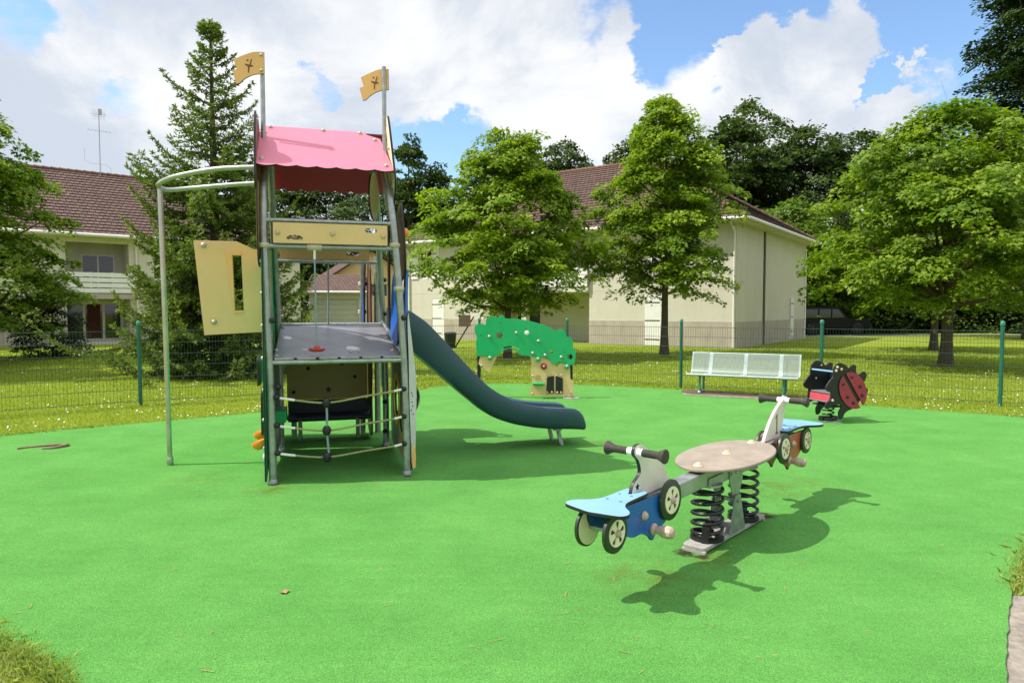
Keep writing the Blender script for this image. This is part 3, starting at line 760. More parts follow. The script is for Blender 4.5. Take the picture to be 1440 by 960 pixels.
def fence_panel(a, b):
    a = Vector((a[0], a[1], 0)) - fo; b = Vector((b[0], b[1], 0)) - fo
    d = (b - a); Ln = d.length; d.normalize(); sd = Vector((-d.y, d.x, 0))
    mb = MB(); s = 0.045
    r = 0.0023
    n = int((Ln - 2 * s) / 0.05)
    for i in range(n + 1):
        p = a + d * (s + (Ln - 2 * s) * i / n)
        mb.tube([p + Vector((0, 0, 0.05)), p + Vector((0, 0, 1.30))], r, 4, caps=False)
    for z in (0.08, 0.28, 0.48, 0.68, 0.88, 1.08, 1.28):
        for k in (-1, 1):
            p0 = a + d * s + sd * 0.006 * k + Vector((0, 0, z)); p1 = b - d * s + sd * 0.006 * k + Vector((0, 0, z))
            mb.tube([p0, p1], 0.0036, 4, caps=False)
    mb.build('mesh_panel', M['fencewire'], fence, 0)
for p in FP: fence_post(p)
for i in range(len(FP) - 1): fence_panel(FP[i], FP[i + 1])

# ------------------------------------------------------------------ houses
def wall_cells(mb, x0, x1, z0, z1, holes, th, y0=0.0, mi=0):
    """wall in plane y = y0 (outer face), going back by th, with rectangular openings (x0, x1, z0, z1)"""
    xs = sorted(set([x0, x1] + [v for h in holes for v in h[:2] if x0 < v < x1]))
    zs = sorted(set([z0, z1] + [v for h in holes for v in h[2:] if z0 < v < z1]))
    for i in range(len(xs) - 1):
        for j in range(len(zs) - 1):
            cx, cz = (xs[i] + xs[i + 1]) / 2, (zs[j] + zs[j + 1]) / 2
            if any(h[0] < cx < h[1] and h[2] < cz < h[3] for h in holes): continue
            mb.mm((xs[i], y0, zs[j]), (xs[i + 1], y0 + th, zs[j + 1]), mi)
def window(parent, x0, x1, z0, z1, y, bars=1, fr=0.06, name='window', framemat=None, pane=None):
    mb = MB(); d = 0.06
    mb.mm((x0, y, z0), (x1, y + d, z0 + fr)); mb.mm((x0, y, z1 - fr), (x1, y + d, z1))
    mb.mm((x0, y + .001, z0 + fr), (x0 + fr, y + d, z1 - fr)); mb.mm((x1 - fr, y + .001, z0 + fr), (x1, y + d, z1 - fr))
    for k in range(bars):
        xc = x0 + (x1 - x0) * (k + 1) / (bars + 1); mb.mm((xc - fr * 0.6, y + .002, z0 + fr), (xc + fr * 0.6, y + d, z1 - fr))
    w = mb.build(name, framemat or M['white_paint'], parent, 0)
    mb = MB(); mb.mm((x0 + 0.01, y + 0.03, z0 + 0.01), (x1 - 0.01, y + 0.036, z1 - 0.01)); mb.build('pane', pane or M['glass'], w, 0)
    return w
def shutter(parent, x0, x1, z0, z1, y, axis='x'):
    mb = MB()
    n = max(2, int(abs(x1 - x0) / 0.14)); t = 0.035
    for k in range(n):
        a = x0 + (x1 - x0) * k / n; b = x0 + (x1 - x0) * (k + 1) / n
        if axis == 'x': mb.mm((a + .002, y - t, z0), (b - .002, y, z1))
        else: mb.mm((y, a + .002, z0), (y + t, b - .002, z1))
    s = mb.build('shutter', M['white_paint'], parent, 0)
    for f in (0.12, 0.5, 0.86):
        mb = MB(); z = z0 + (z1 - z0) * f
        if axis == 'x': mb.mm((x0, y - t - 0.012, z - 0.02), (x0 + (x1 - x0) * 0.8, y - t - 0.001, z + 0.02))
        else: mb.mm((y + t + 0.001, x0, z - 0.02), (y + t + 0.012, x0 + (x1 - x0) * 0.8, z + 0.02))
        mb.build('hinge', M['iron'], s, 0)
    return s
ROW = 0.33
def tiled_roof(parent, planes, lift=0.038):
    mb = MB(); info = []
    for p0, p1, t0, t1 in planes:
        p0, p1, t0, t1 = (Vector(q) for q in (p0, p1, t0, t1))
        e = (p1 - p0).normalized(); up = ((t0 + t1) / 2 - (p0 + p1) / 2); up = (up - e * up.dot(e)); SL = up.length; up.normalize(); n = e.cross(up)
        if n.z < 0: n = -n
        m = int(round(SL / ROW))
        for i in range(m):
            s0, s1 = i / m, min(1.0, (i + 1.0) / m)
            A = p0.lerp(t0, s0) + n * lift; B = p1.lerp(t1, s0) + n * lift; C_ = p1.lerp(t1, s1) + n * 0.004; D_ = p0.lerp(t0, s1) + n * 0.004
            A0, B0 = A - n * lift, B - n * lift
            mb.add([A, B, C_, D_, A0, B0], [(0, 1, 2, 3), (4, 5, 1, 0)])
            us = [(q - p0).dot(e) for q in (A, B, C_, D_)]
            info.append([(us[0], i * ROW + 0.01), (us[1], i * ROW + 0.01), (us[2], (i + 1) * ROW - 0.01), (us[3], (i + 1) * ROW - 0.01)])
            info.append([(us[0], i * ROW + .01), (us[1], i * ROW + .01), (us[1], i * ROW + .012), (us[0], i * ROW + .012)])
    me = bpy.data.meshes.new('roof'); me.from_pydata(mb.v, [], mb.f); me.materials.append(M['tiles'])
    lay = me.uv_layers.new(name='UVMap')
    for p, uvs in zip(me.polygons, info):
        for li, uv in zip(p.loop_indices, uvs): lay.data[li].uv = uv
    o = bpy.data.objects.new('roof', me); COL.objects.link(o); o.parent = parent
    return o
def hip_roof(parent, Lx, Ly, ze, zr, ov, hipx):
    a, b, c, d = (-ov, -ov, ze), (Lx + ov, -ov, ze), (Lx + ov, Ly + ov, ze), (-ov, Ly + ov, ze)
    r0, r1 = (hipx, Ly / 2, zr), (Lx - hipx, Ly / 2, zr)
    # tile courses: every row lies on the one below with its lower edge standing proud
    rf = tiled_roof(parent, [(a, b, r0, r1), (b, c, r1, r1), (c, d, r1, r0), (d, a, r0, r0)])
    mb = MB()
    for p, q in ((a, r0), (b, r1), (c, r1), (d, r0), (r0, r1)):
        p = Vector(p); q = Vector(q); n = int((q - p).length / 0.36)
        for i in range(n):
            s0 = p + (q - p) * (i / n); s1 = p + (q - p) * ((i + 1.08) / n)
            mb.tube([s0 + Vector((0, 0, 0.02)), s1 + Vector((0, 0, 0.0))], [0.125, 0.105], 8)
    mb.build('ridge_tile_row', M['ridge'], rf, 50)
    # soffit and gutter
    mb = MB(); mb.mm((-ov + .03, -ov + .03, ze - 0.16), (Lx + ov - .03, Ly + ov - .03, ze - 0.02)); mb.build('soffit', M['offwhite'], parent, 0)
    mb = MB(); r = 0.075; z = ze - 0.06
    loop = [(-ov - .07, -ov - .07, z), (Lx + ov + .07, -ov - .07, z), (Lx + ov + .07, Ly + ov + .07, z), (-ov - .07, Ly + ov + .07, z)]
    for i in range(4): mb.tube([loop[i], loop[(i + 1) % 4]], r, 8)
    mb.build('gutter', M['white_paint'], parent, 50)
    return rf
def downpipe(parent, x, y, z0, z1, ov=0.5, dx=0, m=None):
    mb = MB(); mb.tube([(x + dx * ov, y - ov, z1 + 0.15), (x + dx * ov, y - ov, z1 + 0.02), (x + dx * 0.08, y - 0.07, z1 - 0.35), (x + dx * 0.08, y - 0.07, z0)], 0.05, 8)
    return mb.build('downpipe', m or M['white_paint'], parent, 50)

# --- house on the right
Lx, Ly, ZE = 19.4, 12.5, 5.45
H1 = thing('house', (-6.4, 40.0, 0), math.atan2(-0.579, 0.815), 'cream two storey house with white shutters, its blank shaded end wall facing right', 'house')
holes = [(2.3, 3.2, 0.08, 2.25), (1.3, 2.3, 3.4, 5.0), (6.4, 12.4, 0.0, 4.95), (15.35, 16.15, 0.06, 2.25), (16.0, 17.1, 3.45, 4.75), (4.0, 5.0, 3.4, 4.9)]
mb = MB(); wall_cells(mb, 0.25, Lx - 0.25, 0.0, ZE - 0.15, holes, 0.25)
mb.mm((0, 0.0, 0), (0.25, Ly, ZE - 0.15)); mb.mm((Lx - 0.25, 0.0, 0), (Lx, Ly, ZE - 0.15)); mb.mm((0.25, Ly - 0.25, 0), (Lx - 0.25, Ly, ZE - 0.15))
mb.build('wall', M['plaster'], H1, 0)
mb = MB()   # loggia walls, floor and ceiling
mb.mm((6.2, 0.25, 0), (6.4, 2.2, ZE - .2)); mb.mm((12.4, 0.25, 0), (12.6, 2.2, ZE - .2))
wall_cells(mb, 6.4, 12.4, 0, ZE - .2, [(6.7, 8.3, 0.05, 2.2), (7.5, 9.5, 2.85, 4.9)], 0.2, 2.0)
mb.build('loggia_wall', M['plaster'], H1, 0)
mb = MB(); mb.mm((6.401, -0.15, 2.5), (12.399, 1.999, 2.72)); mb.build('balcony_slab', M['plaster_grey'], H1, 0)
mb = MB()
for k in range(5): mb.mm((6.42, -0.20, 2.76 + 0.19 * k), (12.38, -0.16, 2.92 + 0.19 * k))
for k in range(7): mb.mm((6.5 + k * 0.96, -0.159, 2.70), (6.55 + k * 0.96, -0.11, 3.72))
mb.build('balcony_railing', M['white_paint'], H1, 0)
mb = MB(); mb.mm((8.45, 0.0, 0), (8.75, 0.3, 2.5)); mb.build('pillar', M['offwhite'], H1, 0)
window(H1, 6.7, 8.3, 0.05, 2.2, 2.08, 1, name='glass_door'); window(H1, 7.5, 9.5, 2.85, 4.9, 2.08, 1)
window(H1, 1.3, 2.3, 3.4, 5.0, 0.12); window(H1, 16.0, 17.1, 3.45, 4.75, 0.12); window(H1, 4.0, 5.0, 3.4, 4.9, 0.12)
window(H1, 2.3, 3.2, 0.08, 2.25, 0.12, 0, name='glass_door'); window(H1, 15.35, 16.15, 0.06, 2.25, 0.12, 0, name='glass_door')
shutter(H1, 2.32, 3.18, 0.06, 2.24, 0.04); shutter(H1, 15.3, 16.2, 0.03, 2.28, -0.012)
shutter(H1, 0.75, 1.28, 3.38, 5.0, -0.012); shutter(H1, 2.32, 2.85, 3.38, 5.0, -0.012)
shutter(H1, 15.42, 15.98, 3.43, 4.77, -0.012); shutter(H1, 17.12, 17.68, 3.43, 4.77, -0.012)
# plinth a little proud of the wall
for a, b in ((-0.02, 2.3), (3.2, 6.4), (12.4, 15.3), (16.2, Lx + 0.02)): MB().mm((a, -0.02, -0.1), (b, 0.0 - 0.001, 1.12)).build('plinth', M['plinth'], H1, 0)
MB().mm((Lx + .001, -0.0, -0.1), (Lx + 0.02, Ly + .02, 1.12)).build('plinth', M['plinth'], H1, 0)
for z in (2.55, 1.125):
    for a, b in ((0.0, 6.395), (12.405, Lx)): MB().mm((a, -0.006, z), (b, -0.001, z + 0.03)).build('string_course', M['offwhite'], H1, 0)
mb = MB(); mb.mm((Lx + .021, 4.05, 0), (Lx + 0.05, 4.28, ZE - 0.2)); mb.build('expansion_strip', M['brown_pipe'], H1, 0)
shutter(H1, 9.2, 9.85, 0.25, 2.25, Lx + 0.022, 'y')
mb = MB(); mb.mm((Lx + .001, 9.1, 0.1), (Lx + 0.021, 9.95, 0.24)); mb.build('sill', M['plaster_grey'], H1, 0)
hip_roof(H1, Lx, Ly, ZE, 9.75, 0.6, 6.25)
downpipe(H1, Lx - 0.06, 0.0, 0, ZE - .2, 0.55); downpipe(H1, Lx - 0.06, Ly + 0.16, 0, ZE - .2, 0.0, 1)
downpipe(H1, 0.6, 0.0, 0, ZE - .2, 0.55)
mb = MB(); o = Vector((0.15, -0.45, 1.75)); ax = Vector((-0.2, -0.9, 0.25)).normalized()   # satellite dish on the left corner
mb.lathe([(0, 0.0), (0.18, 0.02), (0.32, 0.065), (0.41, 0.11), (0.42, 0.115), (0.405, 0.12), (0.31, 0.08), (0.0, 0.012)], o, ax, 24)
mb.tube([o - ax * 0.02, (0.15, 0.0, 1.6)], 0.025, 8); mb.tube([o + Vector((0, 0, -0.4)), o + ax * 0.45], 0.012, 6); mb.ball(o + ax * 0.45, 0.045)
mb.build('satellite_dish', M['white_paint'], H1, 50)

# --- house on the left
Lx2, Ly2, ZE2 = 20.0, 11.0, 5.1
H2 = thing('house', (-27.2, 25.4, 0), math.atan2(0.64, 0.77), 'cream two storey house with slatted balcony and roof antenna behind the spruce', 'house')
holes = [(9.0, 11.55, 0.10, 4.75), (12.6, 14.0, 3.1, 4.5), (13.2, 14.6, 0.4, 2.0), (16.5, 17.8, 3.1, 4.5), (3.0, 4.2, 3.1, 4.5), (4.0, 5.2, 0.9, 2.2)]
mb = MB(); wall_cells(mb, 0.25, Lx2 - 0.25, 0.0, ZE2 - 0.15, holes, 0.25)
mb.mm((0, 0.0, 0), (0.25, Ly2, ZE2 - 0.15)); mb.mm((Lx2 - 0.25, 0.0, 0), (Lx2, Ly2, ZE2 - 0.15)); mb.mm((0.25, Ly2 - 0.25, 0), (Lx2 - 0.25, Ly2, ZE2 - 0.15))
mb.build('wall', M['plaster_grey'], H2, 0)
mb = MB(); mb.mm((8.8, 0.25, 0), (9.0, 1.6, ZE2 - .2)); mb.mm((11.55, 0.25, 0), (11.75, 1.6, ZE2 - .2))
wall_cells(mb, 9.0, 11.55, 0, ZE2 - .2, [(9.05, 11.5, 0.15, 2.0), (9.8, 11.2, 2.4, 4.3)], 0.2, 1.5)
mb.build('loggia_wall', M['plaster_grey'], H2, 0)
mb = MB(); mb.mm((8.9, -0.55, 2.14), (11.7, 1.499, 2.36)); mb.build('balcony_slab', M['plinth'], H2, 0)
mb = MB()
for k in range(4): mb.mm((8.92, -0.58, 2.42 + 0.24 * k), (11.68, -0.54, 2.62 + 0.24 * k)); mb.mm((8.90, -0.54, 2.42 + 0.24 * k), (8.94, -0.01, 2.62 + 0.24 * k)); mb.mm((11.66, -0.54, 2.42 + 0.24 * k), (11.70, -0.01, 2.62 + 0.24 * k))
for k in range(4): mb.mm((9.0 + k * 0.86, -0.539, 2.3), (9.05 + k * 0.86, -0.49, 3.36))
mb.build('balcony_railing', M['white_paint'], H2, 0)
w = window(H2, 9.05, 11.5, 0.15, 2.0, 1.56, 2, 0.09, name='glass_door')
mb = MB(); mb.mm((10.0, 1.57, 0.25), (10.55, 1.585, 1.9)); mb.build('red_curtain', M['curtain'], w, 0)
for a in ((9.8, 11.2, 2.4, 4.3, 1.56), (12.6, 14.0, 3.1, 4.5, 0.12), (13.2, 14.6, 0.4, 2.0, 0.12), (16.5, 17.8, 3.1, 4.5, 0.12), (3.0, 4.2, 3.1, 4.5, 0.12), (4.0, 5.2, 0.9, 2.2, 0.12)): window(H2, *a)
for a, b in (((-0.02, -0.02, -0.1), (9.0, -0.001, 1.05)), ((11.55, -0.02, -0.1), (Lx2 + .02, -0.001, 1.05)), ((Lx2 + .001, 0.0, -.1), (Lx2 + .02, Ly2, 1.05))): MB().mm(a, b).build('plinth', M['plinth'], H2, 0)
rf = hip_roof(H2, Lx2, Ly2, ZE2, 8.85, 0.6, 5.5)
downpipe(H2, 11.85, 0.0, 0, ZE2 - .2, 0.55)
ant = MB(); o = Vector((11.3, 5.3, 8.5)); ant.tube([o, o + Vector((0, 0, 3.7))], 0.022, 6)
ant.tube([o + Vector((-0.55, 0, 2.6)), o + Vector((0.55, 0, 2.6))], 0.008, 5)
for k in range(7): ant.tube([o + Vector((-0.5 + k * 0.165, -0.24, 2.6)), o + Vector((-0.5 + k * 0.165, 0.24, 2.6))], 0.005, 4)
ant.tube([o + Vector((-0.4, 0.05, 3.45)), o + Vector((0.35, -0.1, 3.45))], 0.008, 5)
for k in range(9): ant.tube([o + Vector((-0.3 + k * 0.07, -0.1, 3.25)), o + Vector((-0.3 + k * 0.07, 0.05, 3.68))], 0.005, 4)
for zz in (3.2, 3.35, 3.55, 3.7): ant.tube([o + Vector((-0.3, 0.0, zz)), o + Vector((0.3, -0.05, zz))], 0.005, 4)
ant.box(o + Vector((0.05, 0, 3.6)), (0.16, 0.12, 0.3))
ant.tube([o + Vector((-0.7, 0, 1.6)), o + Vector((-0.7, 0, 1.0)), o + Vector((-0.45, 0, 0.85)), o + Vector((0.3, 0, 0.85)), o + Vector((0.5, 0, 0.65)), o + Vector((0.5, 0, 0.2))], 0.006, 4)
ant.build('antenna', M['galv'], H2, 40)
mb = MB(); mb.mm((9.0, 0.1, -0.05), (11.55, 0.25, 0.18)); mb.build('door_step', M['plinth'], H2, 0)

# --- yellow house and its garage, seen through the tower
H3 = thing('house', (-13.4, 50.0, 0), R(24), 'yellow gabled house with brown roof seen through the climbing tower', 'house')
W3, D3, E3, P3 = 6.4, 9.0, 3.9, 6.0
mb = MB(); wall_cells(mb, 0, W3, 0, E3, [(1.5, 2.3, 2.6, 3.5), (3.0, 4.4, 2.6, 3.6)], 0.25)
mb.prism([(0, E3), (W3, E3), (W3 / 2, P3)], (0, 0.125, 0), (1, 0, 0), (0, 0, 1), 0.25)
mb.mm((0, 0.25, 0), (0.25, D3, E3)); mb.mm((W3 - .25, 0.25, 0), (W3, D3, E3)); mb.mm((0.25, D3 - .25, 0), (W3 - .25, D3, E3))
mb.build('wall', M['yellow_render'], H3, 0)
ov = 0.45; sl_ = (P3 - E3) / (W3 / 2)
mb = MB()
for s in (-1, 1):
    e = W3 / 2 + s * (W3 / 2 + ov); ze = E3 - ov * sl_ + 0.05
    mb.prism([(-ov, 0), (D3 + ov, 0), (D3 + ov, 1), (-ov, 1)], (0, 0, 0), (0, 1, 0), (1, 0, 0), 0.001) if False else None
    a, b, c, d = (e, -ov, ze), (e, D3 + ov, ze), (W3 / 2, D3 + ov, P3 + 0.06), (W3 / 2, -ov, P3 + 0.06)
    mb.add([a, b, c, d] + [(v[0], v[1], v[2] + 0.12) for v in (a, b, c, d)], [(0, 1, 2, 3), (4, 5, 6, 7), (0, 1, 5, 4), (1, 2, 6, 5), (2, 3, 7, 6), (3, 0, 4, 7)])
mb.build('roof', M['tiles'], H3, 0, uv=True)
window(H3, 1.5, 2.3, 2.6, 3.5, 0.1, 0); window(H3, 3.0, 4.4, 2.6, 3.6, 0.1, 1)
mb = MB(); mb.tube([(-ov - .05, -ov, E3 - ov * sl_), (-ov - .05, D3 + ov, E3 - ov * sl_)], 0.08, 8); mb.build('gutter', M['white_paint'], H3, 50)

H4 = thing('garage', (-12.6, 42.5, 0), R(6), 'low garage with tiled roof and pale green door beside the cream house', 'garage')
mb = MB(); wall_cells(mb, 0, 3.4, 0, 2.75, [(0.35, 3.0, 0.0, 2.3)], 0.2); mb.mm((0, .2, 0), (.2, 5, 2.75)); mb.mm((3.2, .2, 0), (3.4, 5, 2.75)); mb.mm((.2, 4.8, 0), (3.2, 5, 2.75))
mb.build('wall', M['plaster'], H4, 0)
mb = MB()
for k in range(7): mb.mm((0.36, 0.1, 0.02 + k * 0.325), (2.99, 0.14, 0.335 + k * 0.325))
mb.build('garage_door', M['garage'], H4, 0)
mb = MB(); a, b, c, d = (-.3, -.4, 2.78), (3.7, -.4, 2.78), (3.1, 2.6, 3.95), (-.3, 2.6, 3.95)
mb.add([a, b, c, d, (-.3, 5.3, 2.78), (3.7, 5.3, 2.78)], [(0, 1, 2, 3), (3, 2, 5, 4), (1, 5, 2)]); mb.build('roof', M['tiles'], H4, 0, uv=True)
mb = MB(); mb.tube([(-.3, -.45, 2.72), (3.7, -.45, 2.72)], 0.07, 8); mb.build('gutter', M['white_paint'], H4, 50)
# ------------------------------------------------------------------ climbing tower with slide
# local frame: x along the front (left to right), y going back, z up; origin at the foot of the front left post
T = thing('play_tower', (-2.24, 6.336, 0), R(16), 'climbing tower with pink wavy roof, two flags, teal slide and rope net', 'play tower')
X, Y, Z = (1, 0, 0), (0, 1, 0), (0, 0, 1)
def post(path, r=0.036, name='post', m=None):
    sp = smooth_line(path, 6, False)
    mb = MB().tube(sp, r, 14)
    p = mb.build(name, m or M['galv'], T, 50); return p
P_FL = [(0, 0, 0), (-0.005, 0, 0.6), (-0.02, 0, 1.3), (-0.045, 0.0, 2.2), (-0.045, 0.05, 2.75), (-0.03, 0.30, 3.16)]
P_FR = [(1.25, 0, 0), (1.245, 0, 0.6), (1.225, 0, 1.25), (1.165, 0, 2.1), (1.115, 0.04, 2.65), (1.05, 0.28, 3.12)]
P_BL = [(0.0, 1.55, 0), (0, 1.55, 0.8), (-0.01, 1.53, 1.5), (-0.03, 1.36, 2.3), (-0.03, 1.05, 2.85), (-0.02, 0.75, 3.15)]
P_BR = [(1.2, 1.55, 0), (1.195, 1.55, 0.8), (1.17, 1.53, 1.5), (1.12, 1.36, 2.3), (1.07, 1.05, 2.85), (1.0, 0.75, 3.15)]
for q in (P_FL, P_FR, P_BL, P_BR):
    p = post(q)
    mb = MB(); mb.lathe([(0.045, -0.005), (0.045, 0.03), (0.038, 0.045)], (q[0][0], q[0][1], 0.02), Z, 12); mb.build('foot_plate', M['galv'], p, 50)
for q in ([(0.98, 2.42, 0), (0.98, 2.42, 0.9), (0.99, 2.3, 2.0), (0.99, 2.0, 2.55)], [(1.14, 2.0, 0.1), (1.14, 2.0, 1.2), (1.14, 1.9, 2.3)], [(0.12, 2.42, 0), (0.12, 2.42, 1.1)]):
    post(q)
for z in (1.62, 1.98, 2.3):   # beige clamps round the rear post
    MB().lathe([(0.038, -0.03), (0.052, -0.022), (0.055, 0), (0.052, 0.022), (0.038, 0.03)], (0.985, 2.3 + (2.0 - z) * 0.25 + 0.02, z), Z, 12).build('clamp', M['clamp'], T, 50)
for z, x in ((2.27, 1.145), (1.85, 1.185)): MB().lathe([(0.038, -0.025), (0.05, -0.018), (0.053, 0), (0.05, 0.018), (0.038, 0.025)], (x, 0, z), Z, 12).build('clamp', M['clamp'], T, 50)
MB().lathe([(0.038, -0.025), (0.05, -0.018), (0.053, 0), (0.05, 0.018), (0.038, 0.025)], (-0.045, 0, 2.24), Z, 12).build('clamp', M['clamp'], T, 50)

# flag poles and flags
def flagpole(x, y, z0, z1, r=0.021):
    MB().tube([(x, y, z0), (x, y, z1)], r, 12).build('flag_pole', M['galv'], T, 50)
flagpole(-0.055, 0.30, 2.95, 4.085); flagpole(1.08, 0.22, 2.75, 4.035)
FLAG = smooth_line([(0, 0.30), (-0.09, 0.295), (-0.18, 0.262), (-0.275, 0.215)], 4, False) + [(-0.245, 0.128), (-0.287, 0.112)] + [(-0.255, -0.01)] + smooth_line([(-0.225, -0.005), (-0.17, 0.045), (-0.09, 0.085), (0, 0.098)], 4, False)
def emblem(parent, o, xa, ya):
    """small running figure inset in the flag: round head, raised arm, body and leg"""
    na = Vector(xa).cross(Vector(ya)).normalized(); mb = MB()
    o = Vector(o) + na * 0.0
    def pl(pts): mb.prism(pts, o, xa, ya, 0.0225)
    pl(circle(-0.148, 0.212, 0.0095, 12))
    pl([(-0.132, 0.172), (-0.116, 0.226), (-0.107, 0.224), (-0.119, 0.172), (-0.100, 0.168), (-0.098, 0.158), (-0.130, 0.150), (-0.136, 0.098), (-0.146, 0.098), (-0.145, 0.152), (-0.172, 0.170), (-0.170, 0.180)])
    mb.build('emblem', M['brown'], parent, 0)
ang = R(-14)
for px_, py_, pz, turn, xo in ((-0.055, 0.27, 3.78, -6, 0.02), (1.08, 0.255, 3.725, -14, 0.05)):
    xa = Vector((math.cos(R(turn)), math.sin(R(turn)), 0)); o = Vector((px_, py_, pz)) + xa * xo
    fl = board('flag', FLAG, [], 0.02, o, xa, Z, M['flag'], T, bev=0.002)
    emblem(fl, o, xa, Vector(Z))
    for z in (0.27, 0.125): bolt(fl, o + xa * (-xo - 0.005) + Vector((0, -0.010 if px_ < 0 else -0.012, z)), (0, -1, 0.0), 0.014)

# roof: two boards with scalloped eaves
def eave(n, L, amp):
    out = []
    for i in range(n * 8 + 1):
        t = i / (n * 8); out.append((t * L, -amp * abs(math.sin(PI * n * t))))
    return out
ra = Vector(X); rs = Vector((0, 0.62, 0.50)).normalized(); RL = 0.78
front = eave(7, 1.235, 0.028)
front_o = Vector((-0.10, -0.10, 2.96))
outl = front + [(1.222, 0.1), (1.155, RL - 0.13), (1.03, RL - 0.06), (1.0, RL), (0.06, RL), (0.05, RL - 0.10), (0.0, RL - 0.12)]
rf = board('roof_panel', outl, [], 0.018, front_o, ra, rs, M['pink'], T, bev=0.002, back=M['red_under'])
nn = ra.cross(rs)
for s, t in ((0.10, RL - 0.035), (0.05, RL - 0.16), (0.60, RL - 0.03), (0.96, RL - 0.035), (1.10, RL - 0.17), (0.05, 0.08), (1.17, 0.08)):
    bolt(rf, front_o + ra * s + rs * t + nn * 0.009, nn, 0.019)
rb = Vector((0, -0.62, 0.50)).normalized()
back_o = Vector((1.15, 0.10 + 0.62 * 2 * RL / 0.7965 * 0.5 * 2 - 0.10 * 2 + 0.02, 2.96))
back_o = Vector((1.15, -0.10 + 2 * RL * rs.y + 0.03, 2.96))
outb = eave(7, 1.24, 0.028) + [(1.24, RL - 0.1), (1.2, RL), (0.06, RL), (0.0, RL - 0.1)]
rf2 = board('roof_panel', outb, [], 0.018, back_o, -ra, rb, M['pink'], T, bev=0.002, back=M['red_under'])
# ridge and eave rails under the roof
for a, b in (((-0.03, 0.40, 3.22), (1.05, 0.40, 3.22)),):
    MB().tube([a, b], 0.018, 10).build('roof_rail', M['galv'], T, 50)

# gable boards
gr = [(-0.10, 3.16), (-0.06, 3.5), (-0.02, 3.68), (0.03, 3.74), (0.09, 3.69), (0.11, 3.62), (0.17, 3.66), (0.26, 3.72), (0.36, 3.66), (0.44, 3.54), (0.55, 3.44), (0.68, 3.3), (0.82, 3.12), (0.90, 2.95), (0.86, 2.76), (0.66, 2.62), (0.45, 2.58), (0.2, 2.62), (0.0, 2.72), (-0.12, 2.88)]
board('gable_board', smooth_line(gr, 4), [circle(0.46, 2.98, 0.09, 18)], 0.022, (1.17, 0, 0), Vector((-0.10, 1, 0)), Vector((-0.115, 0, 1)), M['cream'], T) if False else None
yb = Vector((-0.085, 0, 1)).normalized()
gb = board('gable_board', smooth_line([(p[0], (p[1] - 2.6) * 0.74 + 0.08) for p in gr], 4), [], 0.022, (1.175, 0.04, 2.6), Y, yb, M['cream'], T)
for p in ((0.05, 0.62), (0.3, 0.7), (0.05, 0.25)): bolt(gb, Vector((1.175, 0.04, 2.6)) + Vector(Y) * p[0] + yb * p[1] - Vector((0.011, 0, 0)), (-1, 0, 0), 0.016)
ov_ = board('oval_board', circle(0, 0, 0.14, 24, ry=0.25), [], 0.02, (1.00, 0.62, 2.83), Vector((0.40, 0.9, 0)), Z, M['cream'], T)
gb2 = board('gable_board', smooth_line([(p[0], (p[1] - 2.6) * 0.76) for p in gr], 4), [], 0.02, (-0.105, 0.0, 2.6), Y, Z, M['brown'], T)
board('side_board', smooth_line([(-0.08, 2.75), (0.0, 2.82), (0.5, 2.8), (1.0, 2.75), (1.25, 2.5), (1.4, 2.2), (1.3, 2.1), (0.9, 2.18), (0.5, 2.1), (0.1, 2.05), (-0.06, 2.2)], 4), [circle(0.5, 2.45, 0.1, 18)], 0.018, (-0.095, 0, 0), Y, Z, M['tan_deep'], T)

# front guard: two rails and a tan board with two hand holes
for z, (xl, xr) in ((2.475, (-0.045, 1.135)), (2.235, (-0.04, 1.155))):
    MB().tube([(xl, 0, z), (xr, 0, z)], 0.022, 12).build('rail', M['galv'], T, 50)
def cloud_slot(cx, cy, w=0.075, h=0.02):
    return smooth_line([(cx - w, cy - h), (cx + w, cy - h), (cx + w * 1.05, cy), (cx + w * 0.6, cy + h * 0.9), (cx + w * 0.3, cy + h * 0.6), (cx, cy + h * 1.1), (cx - w * 0.3, cy + h * 0.6), (cx - w * 0.6, cy + h * 0.9), (cx - w * 1.05, cy)], 3)
gd = board('guard_board', rrect(0.035, 2.262, 1.075, 2.452, 0.006), [cloud_slot(0.225, 2.318, 0.063, 0.02), slot(0.885, 2.40, 0.955, 2.40, 0.02)], 0.02, (0, -0.028, 0), X, Z, M['tan'], T, bev=0.002)
for x, z in ((0.075, 2.36), (0.565, 2.36), (1.035, 2.35)): bolt(gd, (x, -0.039, z), (0, -1, 0), 0.021, M['beige_bolt'])
mb = MB()
for z in (2.42, 2.20): mb.tube([(0.0, 1.50, z), (1.14, 1.50, z)], 0.02, 10)
mb.build('rail', M['galv'], T, 50)
board('guard_board', rrect(0.02, 2.225, 1.02, 2.44, 0.006), [slot(0.78, 2.30, 0.88, 2.30, 0.022)], 0.02, (0, 1.53, 0), X, Z, M['tan_deep'], T, bev=0.002)

